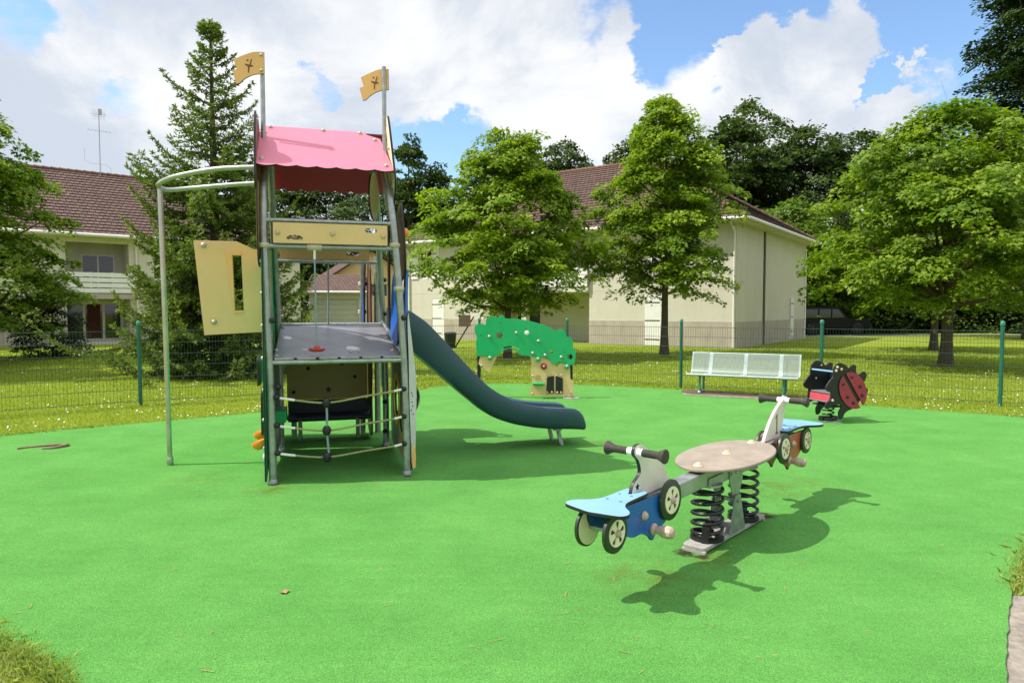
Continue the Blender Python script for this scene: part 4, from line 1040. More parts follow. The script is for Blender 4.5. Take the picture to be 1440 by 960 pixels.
# sloping deck
deck = MB()
sl = Vector((0, 1.47, 0.275)).normalized()
dk = board('deck', rrect(0.02, 0.0, 1.215, 1.49, 0.01), [], 0.02, (0, 0.03, 1.185), X, sl, M['deck'], T, bev=0.003)
dn = Vector(X).cross(sl)
for x, t in ((0.03, 0.3), (0.04, 0.08), (0.735, 0.22), (0.815, 0.235), (1.14, 0.22), (1.13, 0.75), (0.05, 1.35)): bolt(dk, Vector((0, 0.03, 1.185)) + Vector(X) * x + sl * t + dn * 0.01, dn, 0.019)
MB().tube([(-0.01, 0, 1.155), (1.23, 0, 1.155)], 0.022, 12).build('deck_rail', M['galv'], T, 50)
lip = MB()
for k in range(6): lip.mm((0.03 + k * 0.2, -0.012, 1.18), (0.20 + k * 0.2, 0.028, 1.20))
lip.build('deck_lip', M['galv'], T, 0)
MB().tube([(1.215, 0.03, 1.22), (1.16, 1.5, 1.50)], 0.02, 10).build('deck_rail', M['galv'], T, 50)
MB().tube([(0.0, 1.52, 1.475), (1.18, 1.52, 1.475)], 0.02, 10).build('deck_rail', M['galv'], T, 50)

# hanging ropes
rp = MB().tube(smooth_line([(0.40, -0.005, 2.14), (0.403, -0.004, 1.8), (0.408, 0.0, 1.5), (0.41, 0.0, 1.29)], 4, False), 0.0085, 8).build('hanging_rope', M['rope_blue'], T, 60)
MB().tube([(0.40, -0.005, 2.22), (0.40, -0.005, 2.12)], 0.012, 10).build('ferrule', M['white_paint'], rp, 50)
MB().tube([(0.335, 0, 2.235), (0.465, 0, 2.235)], 0.034, 12).build('clamp', M['clamp'], T, 50)
MB().lathe([(0, -0.018), (0.05, -0.018), (0.075, -0.006), (0.078, 0.004), (0.07, 0.014), (0.03, 0.016), (0.022, 0.035), (0, 0.036)], (0.41, 0, 1.27), Z, 20).build('foot_disc', M['red'], rp, 50)
MB().tube(smooth_line([(0.55, 1.50, 2.18), (0.545, 1.50, 1.8), (0.54, 1.5, 1.48)], 4, False), 0.009, 8).build('hanging_rope', M['rope_blue'], T, 60)

# net in the front opening
cx = 0.49
zc = []
for zl, zm, zr_ in ((0.835, 0.765, 0.875), (0.57, 0.50, 0.605), (0.31, 0.245, 0.335)):
    y0 = -0.02
    pts = smooth_line([(0.05, y0, zl - 0.005), (0.15, y0, zl - 0.025), (cx, y0, zm + 0.0), (0.85, y0, (zm + zr_) / 2 - 0.005), (1.13, y0, zr_ - 0.02), (1.22, y0, zr_)], 5, False)
    r_ = MB().tube(pts, 0.0095, 8).build('net_rope', M['rope'], T, 60)
    mb = MB(); mb.tube([pts[2], pts[6]], 0.0125, 8); mb.tube([pts[-3], pts[-6]], 0.0125, 8); mb.build('ferrule', M['white_paint'], r_, 50)
    mb = MB(); mb.ball((0.045, y0 - 0.005, zl), 0.027); mb.ball((1.225, y0 - 0.005, zr_), 0.027); mb.build('end_knob', M['black'], r_, 50)
    mb = MB(); mb.lathe([(0.02, -0.045), (0.034, -0.03), (0.034, 0.03), (0.02, 0.045)], (cx, y0, zm), Z, 10); mb.tube([(cx - 0.04, y0, zm), (cx + 0.04, y0, zm)], 0.02, 10); mb.build('rope_joint', M['black'], r_, 50)
    zc.append(zm)
MB().tube(smooth_line([(cx, -0.02, zc[0]), (cx + 0.004, -0.02, 0.63), (cx, -0.02, zc[1]), (cx + 0.01, -0.02, 0.37), (cx + 0.02, -0.02, zc[2])], 4, False), 0.0105, 8).build('net_rope', M['rope_blue'], T, 60)

# left climbing wall (seen almost edge on)
lw = smooth_line([(-0.05, 0.10), (0.0, 0.06), (0.3, 0.12), (0.7, 0.10), (1.1, 0.14), (1.5, 0.08), (1.60, 0.2), (1.56, 0.7), (1.62, 1.2), (1.55, 1.7), (1.45, 2.2), (1.2, 2.3), (0.9, 2.18), (0.5, 2.30), (0.15, 2.36), (-0.02, 2.30), (-0.06, 1.9), (-0.04, 1.4), (-0.07, 1.0), (-0.04, 0.5)], 4)
wl = board('climbing_wall', lw, [circle(0.5, 0.9, 0.07), circle(0.9, 1.6, 0.07), circle(0.45, 1.75, 0.06)], 0.02, (-0.062, 0, 0), Y, Z, M['green'], T)
for i, (y, z) in enumerate(((0.05, 0.35), (0.02, 0.62), (0.05, 0.9), (0.0, 1.2), (0.03, 1.5), (0.0, 1.8), (0.0, 2.1))):
    bolt(wl, (-0.072, y, z), (-1, 0, 0), 0.018)
for y, z in ((0.42, 0.42), (0.22, 0.36)):
    mb = MB(); mb.lathe([(0.0, -0.055), (0.035, -0.05), (0.06, -0.02), (0.066, 0.02), (0.062, 0.03), (0.052, 0.012), (0.03, -0.025), (0.0, -0.03)], (-0.135, y, z), Vector((-0.35, 0, 1)), 16); mb.build('climbing_hold', M['orange'], wl, 60)
hb = board('hold_board', rrect(0.15, 0.92, 0.55, 1.2, 0.05), [], 0.018, (-0.13, 0, 0), Y, Z, M['brown'], wl)
board('hold_board', rrect(0.7, 1.25, 1.2, 1.6, 0.06), [], 0.018, (-0.12, 0, 0), Y, Z, M['tan'], wl)
board('hold_board', rrect(0.05, 0.46, 0.5, 0.9, 0.06), [], 0.018, (-0.095, 0, 0), Y, Z, M['tan_deep'], wl)
mb = MB(); mb.lathe([(0.02, 0), (0.05, 0.0), (0.05, 0.012), (0.02, 0.014)], (-0.075, 0.03, 0.25), (-1, 0, 0), 18); mb.build('ring', M['grey_board'], wl, 50)
MB().mm((-0.045, 0.55, 0.50), (0.10, 0.95, 0.62)).build('green_step', M['green'], T, 0, 0.01)

board('sun_block_board', smooth_line([(1.62, 0.10), (2.1, 0.06), (2.55, 0.1), (2.6, 0.6), (2.55, 1.2), (2.58, 1.75), (2.2, 1.85), (1.68, 1.8), (1.64, 1.2), (1.66, 0.6)], 4), [], 0.02, (-0.05, 0, 0), Y, Z, M['green'], T)  # added board that keeps the sun off the rear board
board('lower_left_board', rrect(0.12, 0.10, 1.58, 1.2, 0.04), [], 0.016, (-0.02, 0, 0), Y, Z, M['deck'], T)
# yellow guard board beside the entrance pole
go = Vector((-0.02, 0.50, 0))
board_out = [(-0.70, 2.315), (-0.31, 2.315), (-0.16, 2.245), (0.0, 2.235), (0.0, 1.43), (-0.62, 1.40)]
eb = board('entrance_board', board_out, [[(-0.35, 2.175), (-0.272, 2.175), (-0.258, 1.64), (-0.335, 1.64)]], 0.02, go, X, Z, M['tan'], T, bev=0.003)
fr_ = board('slot_frame', [(-0.415, 2.215), (-0.27, 2.215), (-0.27, 2.18), (-0.355, 2.18), (-0.34, 1.635), (-0.256, 1.635), (-0.256, 1.615), (-0.35, 1.615)], [], 0.012, go + Vector((0, -0.014, 0)), X, Z, M['flag'], eb, M['flag'], bev=0.001)
for x, z in ((-0.61, 2.27), (-0.53, 1.53)): bolt(eb, go + Vector((x, -0.011, z)), (0, -1, 0), 0.024)
MB().tube([(-0.64, 0.51, 1.42), (-0.705, 0.51, 2.30)], 0.012, 8).build('edge_tube', M['black'], eb, 50)

# fireman pole with its U shaped hanger
MB().tube([(-1.085, 1.10, -0.02), (-1.10, 1.10, 1.5), (-1.12, 1.10, 2.90)], 0.026, 14).build('fire_pole', M['pole'], T, 50)
u_ = smooth_line([(-0.08, 0.35, 3.02), (-0.5, 0.47, 3.0), (-0.9, 0.72, 2.955), (-1.10, 0.97, 2.92), (-1.12, 1.12, 2.905), (-1.06, 1.22, 2.90), (-0.85, 1.24, 2.93), (-0.45, 1.15, 2.97), (-0.08, 1.08, 3.0)], 7, False)
MB().tube(u_, 0.024, 12).build('pole_hanger', M['galv_light'], T, 50)
mb = MB(); mb.lathe([(0.028, 0), (0.034, 0.02), (0.034, 0.07), (0.028, 0.09)], (-1.085, 1.10, 0.02), Z, 12); mb.build('pole_collar', M['pole'], T, 50)

# shelf and rear board under the deck
MB().mm((0.05, 1.95, 0.30), (1.06, 2.33, 0.335)).build('shelf', M['navy'], T, 0, 0.006)
MB().mm((0.05, 2.34, 0.22), (1.06, 2.36, 0.50)).build('shelf_back', M['navy'], T, 0, 0.004)
sg = MB()
for x in (0.2, 0.9): sg.tube([(x, 2.15, 0), (x, 2.15, 0.3)], 0.025, 10)
sg.build('shelf_leg', M['galv'], T, 50)
star = [(0.045 * (1 if i % 2 == 0 else 0.5) * math.sin(PI * i / 5), 0.045 * (1 if i % 2 == 0 else 0.5) * math.cos(PI * i / 5)) for i in range(10)]
rbd = board('rear_board', rrect(0.04, 0.5, 1.04, 1.18, 0.03), [], 0.02, (0, 2.38, 0), X, Z, M['tan_deep'], T)
MB().prism([(0.55 + x, 0.62 + y) for x, y in star], (0, 2.366, 0), X, Z, 0.008).build('star', M['black'], rbd, 0)
board('sky_block_deck', rrect(0.0, 1.56, 1.12, 2.5, 0.01), [], 0.02, (0, 0, 1.47), X, Y, M['deck'], T)  # invented deck, added to block sky light over shelf and rear board
for x, z in ((0.3, 0.9), (0.72, 0.95), (0.88, 0.78), (0.12, 0.6)): bolt(rbd, (x, 2.369, z), (0, -1, 0), 0.02, M['black'])
board('rear_side_board', smooth_line([(1.9, 0.1), (2.5, 0.12), (2.55, 0.6), (2.45, 1.2), (2.5, 1.8), (2.35, 2.2), (1.95, 2.15), (1.85, 1.2), (1.92, 0.6)], 4), [circle(2.2, 0.4, 0.1)], 0.02, (1.06, 0, 0), Y, Z, M['brown'], T)
board('rear_blue_board', smooth_line([(2.25, 1.25), (2.6, 1.3), (2.55, 2.1), (2.3, 2.0)], 4), [], 0.02, (1.0, 0, 0), Y, Z, M['blue'], T)

# right side: lower board with the bubble window, edge board, slide surround
rw = board('window_board', smooth_line([(0.10, 0.12), (0.4, 0.10), (0.8, 0.16), (1.2, 0.08), (1.55, 0.12), (1.6, 0.5), (1.55, 0.9), (1.58, 1.12), (1.0, 1.14), (0.4, 1.12), (0.08, 1.1), (0.05, 0.6)], 4), [circle(0.95, 0.66, 0.22, 28)], 0.02, (1.275, 0, 0), Y, Z, M['grey_board'], T, back=M['deck'])
board('window_ring', circle(0.95, 0.66, 0.29, 28, 7, 0.05), [circle(0.95, 0.66, 0.225, 28)], 0.012, (1.258, 0, 0), Y, Z, M['yellow'], rw, M['yellow'], bev=0.001)
MB().lathe([(0.235, -0.01), (0.225, 0.0), (0.22, 0.05), (0.19, 0.13), (0.14, 0.19), (0.07, 0.225), (0, 0.235)], (1.287, 0.95, 0.66), X, 28).build('bubble_window', M['bubble'], rw, 60)
board('star_board', smooth_line([(0.5, 0.12), (0.8, 0.18), (0.62, 0.3), (0.66, 0.5), (0.48, 0.36), (0.3, 0.42), (0.38, 0.26), (0.3, 0.14)], 3), [], 0.012, (1.257, 0, 0), Y, Z, M['tan_deep'], rw, bev=0.001)
# board across the front right corner, tapering to the ground
ew = Vector((0.80, 0.60, 0)).normalized()
eo = Vector((1.265, -0.02, 0))
ebd = board('corner_board', smooth_line([(0.035, 0.10), (0.075, 0.11), (0.095, 0.5), (0.105, 0.9), (0.075, 1.15), (0.03, 1.45), (0.0, 1.62), (-0.012, 1.5), (0.0, 1.2), (0.005, 0.8), (0.02, 0.4)], 4), [], 0.022, eo, ew, Z, M['grey_board'], T)
board('corner_foot', [(0.037, 0.085), (0.060, 0.075), (0.077, 0.09), (0.083, 0.20), (0.075, 0.26), (0.027, 0.34)], [], 0.008, eo + Vector((0.6, -0.8, 0)) * 0.0155, ew, Z, M['flag'], ebd, M['flag'], bev=0.001)
for x, z in ((0.03, 0.66), (0.045, 0.80), (0.035, 0.83), (0.05, 0.70), (0.055, 0.62), (0.04, 0.74)): bolt(ebd, eo + ew * x + Vector((0.6, -0.8, 0)) * 0.011 + Vector((0, 0, z)), (0.6, -0.8, 0), 0.006, M['black'])
# slide surround: two blue arches, brown board above with orange ball
for yy, nm in ((0.42, 0), (1.48, 1)):
    pass
b1 = board('slide_arch', smooth_line([(0.0, 1.30), (0.14, 1.38), (0.12, 1.7), (0.16, 2.0), (0.20, 2.04), (0.1, 2.06), (0.0, 1.95), (-0.05, 1.7), (-0.05, 1.45)], 4), [], 0.025, (1.285, 0.34, 0), Vector((0.28, 0.95, 0)), Z, M['blue'], T)
b2 = board('slide_arch', smooth_line([(0.0, 1.30), (0.3, 1.38), (0.28, 1.6), (0.24, 1.85), (0.15, 2.0), (0.05, 2.02), (-0.03, 1.9), (-0.04, 1.6)], 4), [], 0.025, (1.20, 0.25, 0), Vector((-0.1, 1, 0)), Z, M['blue'], T)
br = board('upper_side_board', smooth_line([(0.0, 2.05), (0.25, 1.98), (0.6, 1.95), (0.9, 2.05), (1.0, 2.35), (0.85, 2.58), (0.5, 2.62), (0.2, 2.72), (0.03, 2.66), (-0.06, 2.35)], 4), [], 0.022, (1.365, 0.10, 0), Vector((0.03, 1, 0)), Vector((-0.05, 0, 1)), M['brown'], T)
MB().lathe([(0.045, 0), (0.05, 0.015), (0.045, 0.045), (0.02, 0.06), (0, 0.062)], (1.256, 0.25, 2.42), (1, 0, 0), 16).build('knob', M['orange'], br, 50)
board('inner_side_board', [(0.62, 1.45), (0.75, 1.45), (0.75, 2.6), (0.62, 2.6)], [], 0.02, (1.16, 0, 0), Y, Z, M['brown'], T)
for x, y, z in ((1.225, -0.045, 1.57), (1.19, 1.5, 1.6), (1.19, 1.5, 2.0), (1.0, 2.38, 1.6), (1.02, 2.3, 1.98), (1.18, 1.5, 0.55), (1.18, 1.5, 0.2), (0.02, -0.04, 1.55), (0.06, -0.02, 0.93)):
    MB().ball((x, y, z), 0.028).build('knob', M['black'], T, 50)

# slide: swept trough
near = [(1.20, 1.24, 1.66), (1.37, 1.22, 1.634), (1.48, 1.13, 1.57), (1.62, 1.01, 1.46), (1.905, 0.765, 1.156), (2.1, 0.60, 0.95), (2.316, 0.43, 0.744), (2.569, 0.325, 0.60), (2.826, 0.265, 0.525), (3.05, 0.235, 0.497), (3.27, 0.222, 0.48), (3.37, 0.215, 0.455), (3.435, 0.211, 0.395), (3.47, 0.21, 0.30)]
# columns: x, z of the underside, z of the rim
nr = smooth_line([(a, b, c) for a, b, c in near], 5, False)
SYC, SHW = 1.10, 0.30
mb = MB(); rows = []
for i, (x, zb, zt) in enumerate(nr):
    a = nr[max(i - 1, 0)]; b = nr[min(i + 1, len(nr) - 1)]
    tx, tz = b[0] - a[0], ((b[1] - a[1]) + (b[2] - a[2])) / 2
    l = math.hypot(tx, tz); nx, nz = -tz / l, tx / l
    zm = zb; hv = zt - zb; h = hv * max(0.55, nz)          # height across the trough
    bx, bz = x - nx * 0 , zb
    prof = [(-SHW, 1.0, 0), (-SHW - 0.012, 0.85, 0), (-SHW - 0.004, 0.3, 0), (-SHW + 0.05, 0.04, 0), (-SHW + 0.12, 0.0, 0), (SHW - 0.12, 0.0, 0), (SHW - 0.05, 0.04, 0), (SHW + 0.004, 0.3, 0), (SHW + 0.012, 0.85, 0), (SHW, 1.0, 0),
            (SHW - 0.03, 1.03, 0), (SHW - 0.055, 0.95, 0), (SHW - 0.065, 0.5, 0), (SHW - 0.13, 0.27, 0), (0.08, 0.20, 0), (-0.08, 0.20, 0), (-SHW + 0.13, 0.27, 0), (-SHW + 0.065, 0.5, 0), (-SHW + 0.055, 0.95, 0), (-SHW + 0.03, 1.03, 0)]
    row = []
    for (yy, q, _) in prof:
        hh = hv * q if i < len(nr) else 0
        if 8 < prof.index((yy, q, _)) or True:
            row.append((x, SYC + yy, zb + hh))
    rows.append(row)
k = len(rows[0]); vs = [v for r_ in rows for v in r_]; fs = []
for i in range(len(rows) - 1):
    for j in range(k):
        j2 = (j + 1) % k; fs.append((i * k + j, i * k + j2, (i + 1) * k + j2, (i + 1) * k + j))
fs.append(tuple(range(k))); fs.append(tuple((len(rows) - 1) * k + j for j in range(k))[::-1])
mb.add(vs, fs)
sld = mb.build('slide', M['slide'], T, 45)
for y in (SYC - 0.15, SYC + 0.2):
    mb = MB(); mb.box((3.20, y, 0.115), (0.045, 0.03, 0.23), rot=Matrix.Rotation(R(-14), 3, 'Y')); mb.box((3.165, y, 0.215), (0.10, 0.06, 0.02))
    mb.lathe([(0.018, 0), (0.016, 0.012), (0, 0.014)], (3.185, y - 0.026, 0.18), (0, -1, 0), 10); mb.lathe([(0.018, 0), (0.016, 0.012), (0, 0.014)], (3.215, y - 0.026, 0.04), (0, -1, 0), 10)
    mb.build('support_leg', M['galv_light'], sld, 50)

# ------------------------------------------------------------------ seesaw
# local frame: x along the beam away from the camera, y to the left of it, z up
S = thing('seesaw', (1.55, 4.88, 0), R(48), 'spring seesaw with sky blue scooter seats and a brown oval disc in the middle', 'seesaw')
TL = 0.030   # the beam dips towards the near seat
def zt(x, z): return z + TL * x
bp = MB(); bp.prism(rrect(-0.50, -0.085, 0.52, 0.085, 0.03), (0, 0, 0.055), X, Y, 0.03)
bp.mm((-0.50, -0.085, 0.0), (-0.47, 0.085, 0.045)); bp.mm((0.49, -0.085, 0.0), (0.52, 0.085, 0.045)); bp.mm((-0.3, -0.06, 0), (0.3, 0.06, 0.04))
bp.build('base_plate', M['plate'], S, 40, 0.006)
def spring(x0):
    sp = MB(); pts = []
    n = 150; turns = 5.6
    for i in range(n + 1):
        t = i / n
        tt = t * turns
        if t < 0.16: zz = 0.095 + 0.055 * (t / 0.16)
        elif t > 0.90: zz = 0.435 + 0.03 * ((t - 0.90) / 0.10)
        else: zz = 0.15 + (0.435 - 0.15) * (t - 0.16) / 0.74
        rr = 0.102 - (0.02 * max(0, (t - 0.85) / 0.15))
        pts.append((x0 + rr * math.cos(2 * PI * tt), rr * math.sin(2 * PI * tt), zz))
    sp.tube(pts, 0.0125, 9)
    s_ = sp.build('spring', M['spring'], S, 60)
    c = MB()
    for a in (200, 20): c.box((x0 + 0.1 * math.cos(R(a)), 0.1 * math.sin(R(a)), 0.12), (0.05, 0.045, 0.11), rot=Matrix.Rotation(R(a), 3, 'Z'))
    c.lathe([(0.09, 0.062), (0.115, 0.07), (0.115, 0.09), (0.08, 0.1)], (x0, 0, 0), Z, 20)
    c.build('spring_clamp', M['black'], s_, 40)
    MB().lathe([(0.02, zt(x0, 0.44)), (0.1, zt(x0, 0.455)), (0.1, zt(x0, 0.468)), (0.02, zt(x0, 0.47))], (x0, 0, 0), Z, 20).build('spring_cup', M['galv'], s_, 50)
spring(-0.30); spring(0.30)
rotb = Matrix.Rotation(-math.atan(TL), 3, 'Y')
MB().box((-0.09, 0, 0.522), (2.62, 0.10, 0.10), rot=rotb).build('beam', M['galv_light'], S, 0, 0.006)
for s in (-1, 1):
    fp = MB(); fp.prism([(-0.40, 0.445), (0.56, 0.474), (0.56, 0.505), (0.45, 0.535), (-0.40, 0.51)], (0, s * 0.058, 0), X, Z, 0.008); fp.build('side_plate', M['galv'], S, 0)
    g1 = MB(); g1.prism([(-0.10, 0.51), (0.12, 0.515), (0.11, 0.42), (0.05, 0.32), (0.03, 0.23), (-0.03, 0.23), (-0.04, 0.32), (-0.10, 0.43)], (0, s * 0.068, 0), X, Z, 0.008)
    g1.build('hanger_plate', M['galv'], S, 0)
    g2 = MB(); g2.prism([(-0.13, 0.065), (0.13, 0.065), (0.04, 0.33), (-0.04, 0.33)], (0, s * 0.085, 0), X, Z, 0.008); g2.build('stand_plate', M['galv'], S, 0)
    for x in (-0.07, 0.0, 0.08): bolt(S, (x, s * 0.073, 0.49), (0, s, 0), 0.010, M['bolt'])
MB().tube([(0, -0.10, 0.29), (0, 0.10, 0.29)], 0.016, 10).build('pivot', M['galv'], S, 50)
dpts = [(math.copysign(abs(math.cos(2 * PI * i / 48)) ** 0.9, math.cos(2 * PI * i / 48)) * 0.535, math.sin(2 * PI * i / 48) * 0.285) for i in range(48)]
dd = board('disc', dpts, [], 0.022, (0, 0, 0.602), Vector((1, 0, TL)), Y, M['disc'], S, M['disc'], bev=0.008)
for x in (-0.44, 0.0, 0.44): MB().lathe([(0.036, 0), (0.033, 0.008), (0.022, 0.013), (0.022, 0.017), (0.017, 0.022), (0, 0.023)], (x, 0, zt(x, 0.613)), Z, 18).build('bolt', M['beige_bolt'], dd, 50)

def scooter(sgn, body, fin, rim_pink, w1, w2, s0, s1, fsh, fs, wz1, wz2, bz):
    """one end of the seesaw; sgn = -1 near, +1 far; measured outwards from the beam end"""
    f = lambda q: sgn * q
    zo = lambda q: TL * sgn * q
    ax = Vector((sgn, 0, TL * sgn)).normalized()
    O = lambda q, y, z: Vector((sgn * q, y, z + zo(q)))
    # seat: scooter saddle, broad at the outer end
    half = [(0.90, 0.0), (0.905, 0.055), (0.94, 0.075), (1.10, 0.078), (1.22, 0.085), (1.30, 0.12), (1.36, 0.175), (1.42, 0.20), (1.475, 0.185), (1.50, 0.13), (1.515, 0.07), (1.53, 0.0)]
    half = [(s0 + (a - 0.90) * (s1 - s0) / 0.63, b) for a, b in half]
    pts = half + [(a, -b) for a, b in half[-2:0:-1]]
    pl = smooth_line(pts, 4)
    if sgn < 0: pl = [(-a, b) for a, b in pl][::-1]
    xa = Vector((1, 0, TL))
    seat = board('seat', pl, [slot(sgn * (s0 + 0.02), 0, sgn * (s0 + 0.09), 0, 0.012)], 0.022, (0, 0, 0.612), xa, Y, M['skyblue'], S, bev=0.005)
    for q, y in ((s0 + 0.14, 0.04), (s0 + 0.14, -0.04), (s0 + 0.26, 0.045), (s0 + 0.26, -0.045)): MB().lathe([(0.009, 0), (0.009, 0.003), (0, 0.004)], O(q, y, 0.623), Z, 10).build('screw', M['galv'], seat, 50)
    # fin with handle
    if fin == 'star':
        fo_ = [(0.50, 0.578), (0.56, 0.66), (0.62, 0.745), (0.72, 0.80), (0.80, 0.85), (0.87, 0.885), (0.925, 0.875), (0.935, 0.83), (0.89, 0.79), (0.865, 0.735), (0.875, 0.70), (0.93, 0.665), (0.955, 0.625), (0.96, 0.585), (0.95, 0.578)]
        hole = [[(sgn * (0.90 + 0.024 * (1 if i % 2 == 0 else 0.45) * math.sin(PI * i / 5)), 0.635 + 0.024 * (1 if i % 2 == 0 else 0.45) * math.cos(PI * i / 5)) for i in range(10)]]
        hx, hz = 0.905, 0.855
    else:
        fo_ = [(0.52, 0.578), (0.545, 0.70), (0.61, 0.80), (0.70, 0.865), (0.78, 0.895), (0.82, 0.885), (0.83, 0.84), (0.83, 0.74), (0.86, 0.64), (0.90, 0.60), (0.93, 0.578)]
        hole = []; hx, hz = 0.775, 0.86
    fmap = lambda a, b: a + fsh + fs * (b - 0.578)
    out = [(fmap(a, b), b) for a, b in fo_]
    hx = fmap(hx, hz)
    hole = [[(x + sgn * (fsh + fs * 0.057), z) for x, z in h] for h in hole]
    body_pl = [(sgn * a, b) for a, b in (smooth_line(out, 3, False))]
    fb = board('fin', body_pl, hole, 0.026, (0, 0, TL * sgn * 0.8), X, Z, M['white_board'], S, M['pink_edge'] if rim_pink else None, bev=0.004)
    if fin != 'star':
        for s in (-1, 1):
            one = MB()
            X0 = sgn * (0.70 + fsh + fs * 0.12)
            # numeral 1: stem, flag and foot
            fx = -s * 1
            one.prism([(X0 - 0.011, 0.625), (X0 + 0.011, 0.625), (X0 + 0.011, 0.775), (X0 - 0.004, 0.775), (X0 - 0.011, 0.765)], (0, s * 0.0132, TL * sgn * .8), X, Z, 0.002)
            sx = 1 if s < 0 else -1
            one.prism([(X0 - sx * 0.011, 0.762), (X0 + sx * 0.004, 0.775), (X0 - sx * 0.030, 0.735), (X0 - sx * 0.033, 0.748)], (0, s * 0.0132, TL * sgn * .8), X, Z, 0.002)
            one.prism([(X0 - 0.026, 0.612), (X0 + 0.026, 0.612), (X0 + 0.026, 0.625), (X0 - 0.026, 0.625)], (0, s * 0.0132, TL * sgn * .8), X, Z, 0.002)
            one.build('number', M['brown'], fb, 0)
    # handle bar
    hb_ = MB(); c = O(hx, 0, hz)
    hb_.tube([c + Vector((0, -0.05, 0)), c + Vector((0, 0.05, 0))], 0.024, 14)
    hd = hb_.build('handle_bar', M['white_paint'], S, 50)
    for s in (-1, 1):
        gp = MB(); prof = [(0.019, 0.045), (0.022, 0.05)]
        for i in range(9): prof += [(0.021, 0.055 + i * 0.011), (0.0235, 0.060 + i * 0.011)]
        prof += [(0.026, 0.155), (0.033, 0.172), (0.041, 0.186), (0.043, 0.193), (0.041, 0.198), (0.03, 0.2), (0, 0.2)]
        gp.lathe(prof, c, (0, s, 0), 16); gp.build('grip', M['grip'], hd, 30)
    # side boards, wheels, foot pegs
    for s in (-1, 1):
        bm_ = lambda a: w1 - 0.0 + (a - 0.84) * (w2 - w1) / 0.495
        sb = smooth_line([(0.72, 0.585), (0.80, 0.585), (1.30, 0.585), (1.36, 0.55), (1.34, 0.46), (1.25, 0.41), (1.16, 0.37), (1.09, 0.37), (1.02, 0.335), (0.985, 0.30), (0.95, 0.335), (0.86, 0.38), (0.76, 0.44), (0.72, 0.50)], 3)
        bd = board('side_board', [(sgn * bm_(a), min(0.585, b + bz)) for a, b in (sb if sgn > 0 else sb[::-1])], [], 0.02, (0, s * 0.066, TL * sgn * 1.0), X, Z, body, S, bev=0.003)
        bolt(bd, O(bm_(1.07), s * 0.077, 0.50), (0, s, 0), 0.024, M['peg'])
        for q, zz in ((w1, wz1), (w2, wz2)):
            wk = 1.0 if q == w1 else 0.90; w = MB(); o = O(q, s * 0.09, zz)
            w.lathe([(0.0, -0.012), (0.118 * wk, -0.012), (0.124 * wk, -0.008), (0.124 * wk, 0.008), (0.119 * wk, 0.012), (0.0, 0.012)], o, (0, s, 0), 36)
            wo = w.build('wheel', M['tyre'], S, 40)
            holes_ = []
            for a in range(5):
                w_ = R(90 + 72 * a); ca, sa = math.cos(w_), math.sin(w_)
                holes_.append([(r_ * ca - t_ * sa, r_ * sa + t_ * ca) for r_, t_ in ((0.024, -0.004), (0.024, 0.004), (0.04, 0.008), (0.054, 0.015), (0.064, 0.011), (0.067, 0.0), (0.064, -0.011), (0.054, -0.015), (0.04, -0.008))])
            board('rim', circle(0, 0, 0.083 * wk, 32), holes_, 0.007, o + Vector((0, s * 0.0148, 0)), X, Z, M['cream'], wo, M['cream'], bev=0.001)
            MB().lathe([(0.022, 0.014), (0.022, 0.022), (0.016, 0.034), (0.007, 0.039), (0, 0.04)], o, (0, s, 0), 14).build('hub', M['peg'], wo, 50)
            MB().lathe([(0, -0.0125), (0.112 * wk, -0.0125), (0.112 * wk, -0.014), (0, -0.014)], o, (0, s, 0), 32).build('inner_face', M['cream'], wo, 40)
        pg = MB(); pg.lathe([(0.034, 0.0), (0.036, 0.012), (0.022, 0.024), (0.024, 0.04), (0.036, 0.07), (0.039, 0.10), (0.034, 0.125), (0.022, 0.137), (0, 0.14)], O(bm_(0.985), s * 0.076, 0.375 + bz), (0, s, 0), 10)
        pg.build('foot_peg', M['peg'], S, 30)
    MB().tube([O(w1, -0.08, wz1), O(w1, 0.08, wz1)], 0.012, 8).build('axle', M['galv'], S, 50)
    MB().tube([O(w2, -0.08, wz2), O(w2, 0.08, wz2)], 0.012, 8).build('axle', M['galv'], S, 50)
scooter(-1, M['bluebody'], 'star', False, 0.985, 1.585, 1.20, 1.71, 0.33, 0.0, 0.53, 0.492, 0.02)
scooter(1, M['redbody'], 'one', True, 0.86, 1.37, 0.98, 1.55, 0.13, 0.62, 0.505, 0.485, 0.0)

# ------------------------------------------------------------------ ladybird spring rocker
# local x = seat axis pointing away, y = across (from the right board to the left one), z up
Ld = thing('spring_rocker', (4.72, 9.95, 0), R(16), 'black and red ladybird spring rocker beside the metal bench', 'spring rocker')
# board outline measured with x = along the board (left to right as seen), z up
lb = [(-0.62, 0.42), (-0.50, 0.56), (-0.42, 0.63), (-0.37, 0.84), (-0.22, 0.91), (-0.06, 0.87), (0.05, 0.80), (0.16, 0.86), (0.27, 0.84), (0.27, 0.72), (0.36, 0.66), (0.50, 0.72), (0.60, 0.66), (0.56, 0.54), (0.46, 0.46), (0.52, 0.40), (0.64, 0.36), (0.62, 0.26), (0.50, 0.20), (0.40, 0.10), (0.22, -0.03), (0.05, -0.08), (-0.05, -0.14), (-0.10, -0.22), (-0.20, -0.24), (-0.22, -0.10), (-0.14, 0.02), (-0.24, 0.06), (-0.40, 0.04), (-0.52, -0.02), (-0.62, 0.0), (-0.60, 0.10), (-0.50, 0.16), (-0.46, 0.30), (-0.56, 0.34)]
def lz(p): return (p[0] * 0.575, 0.255 + p[1] * 0.70)
lbo = smooth_line([lz(p) for p in lb], 4)
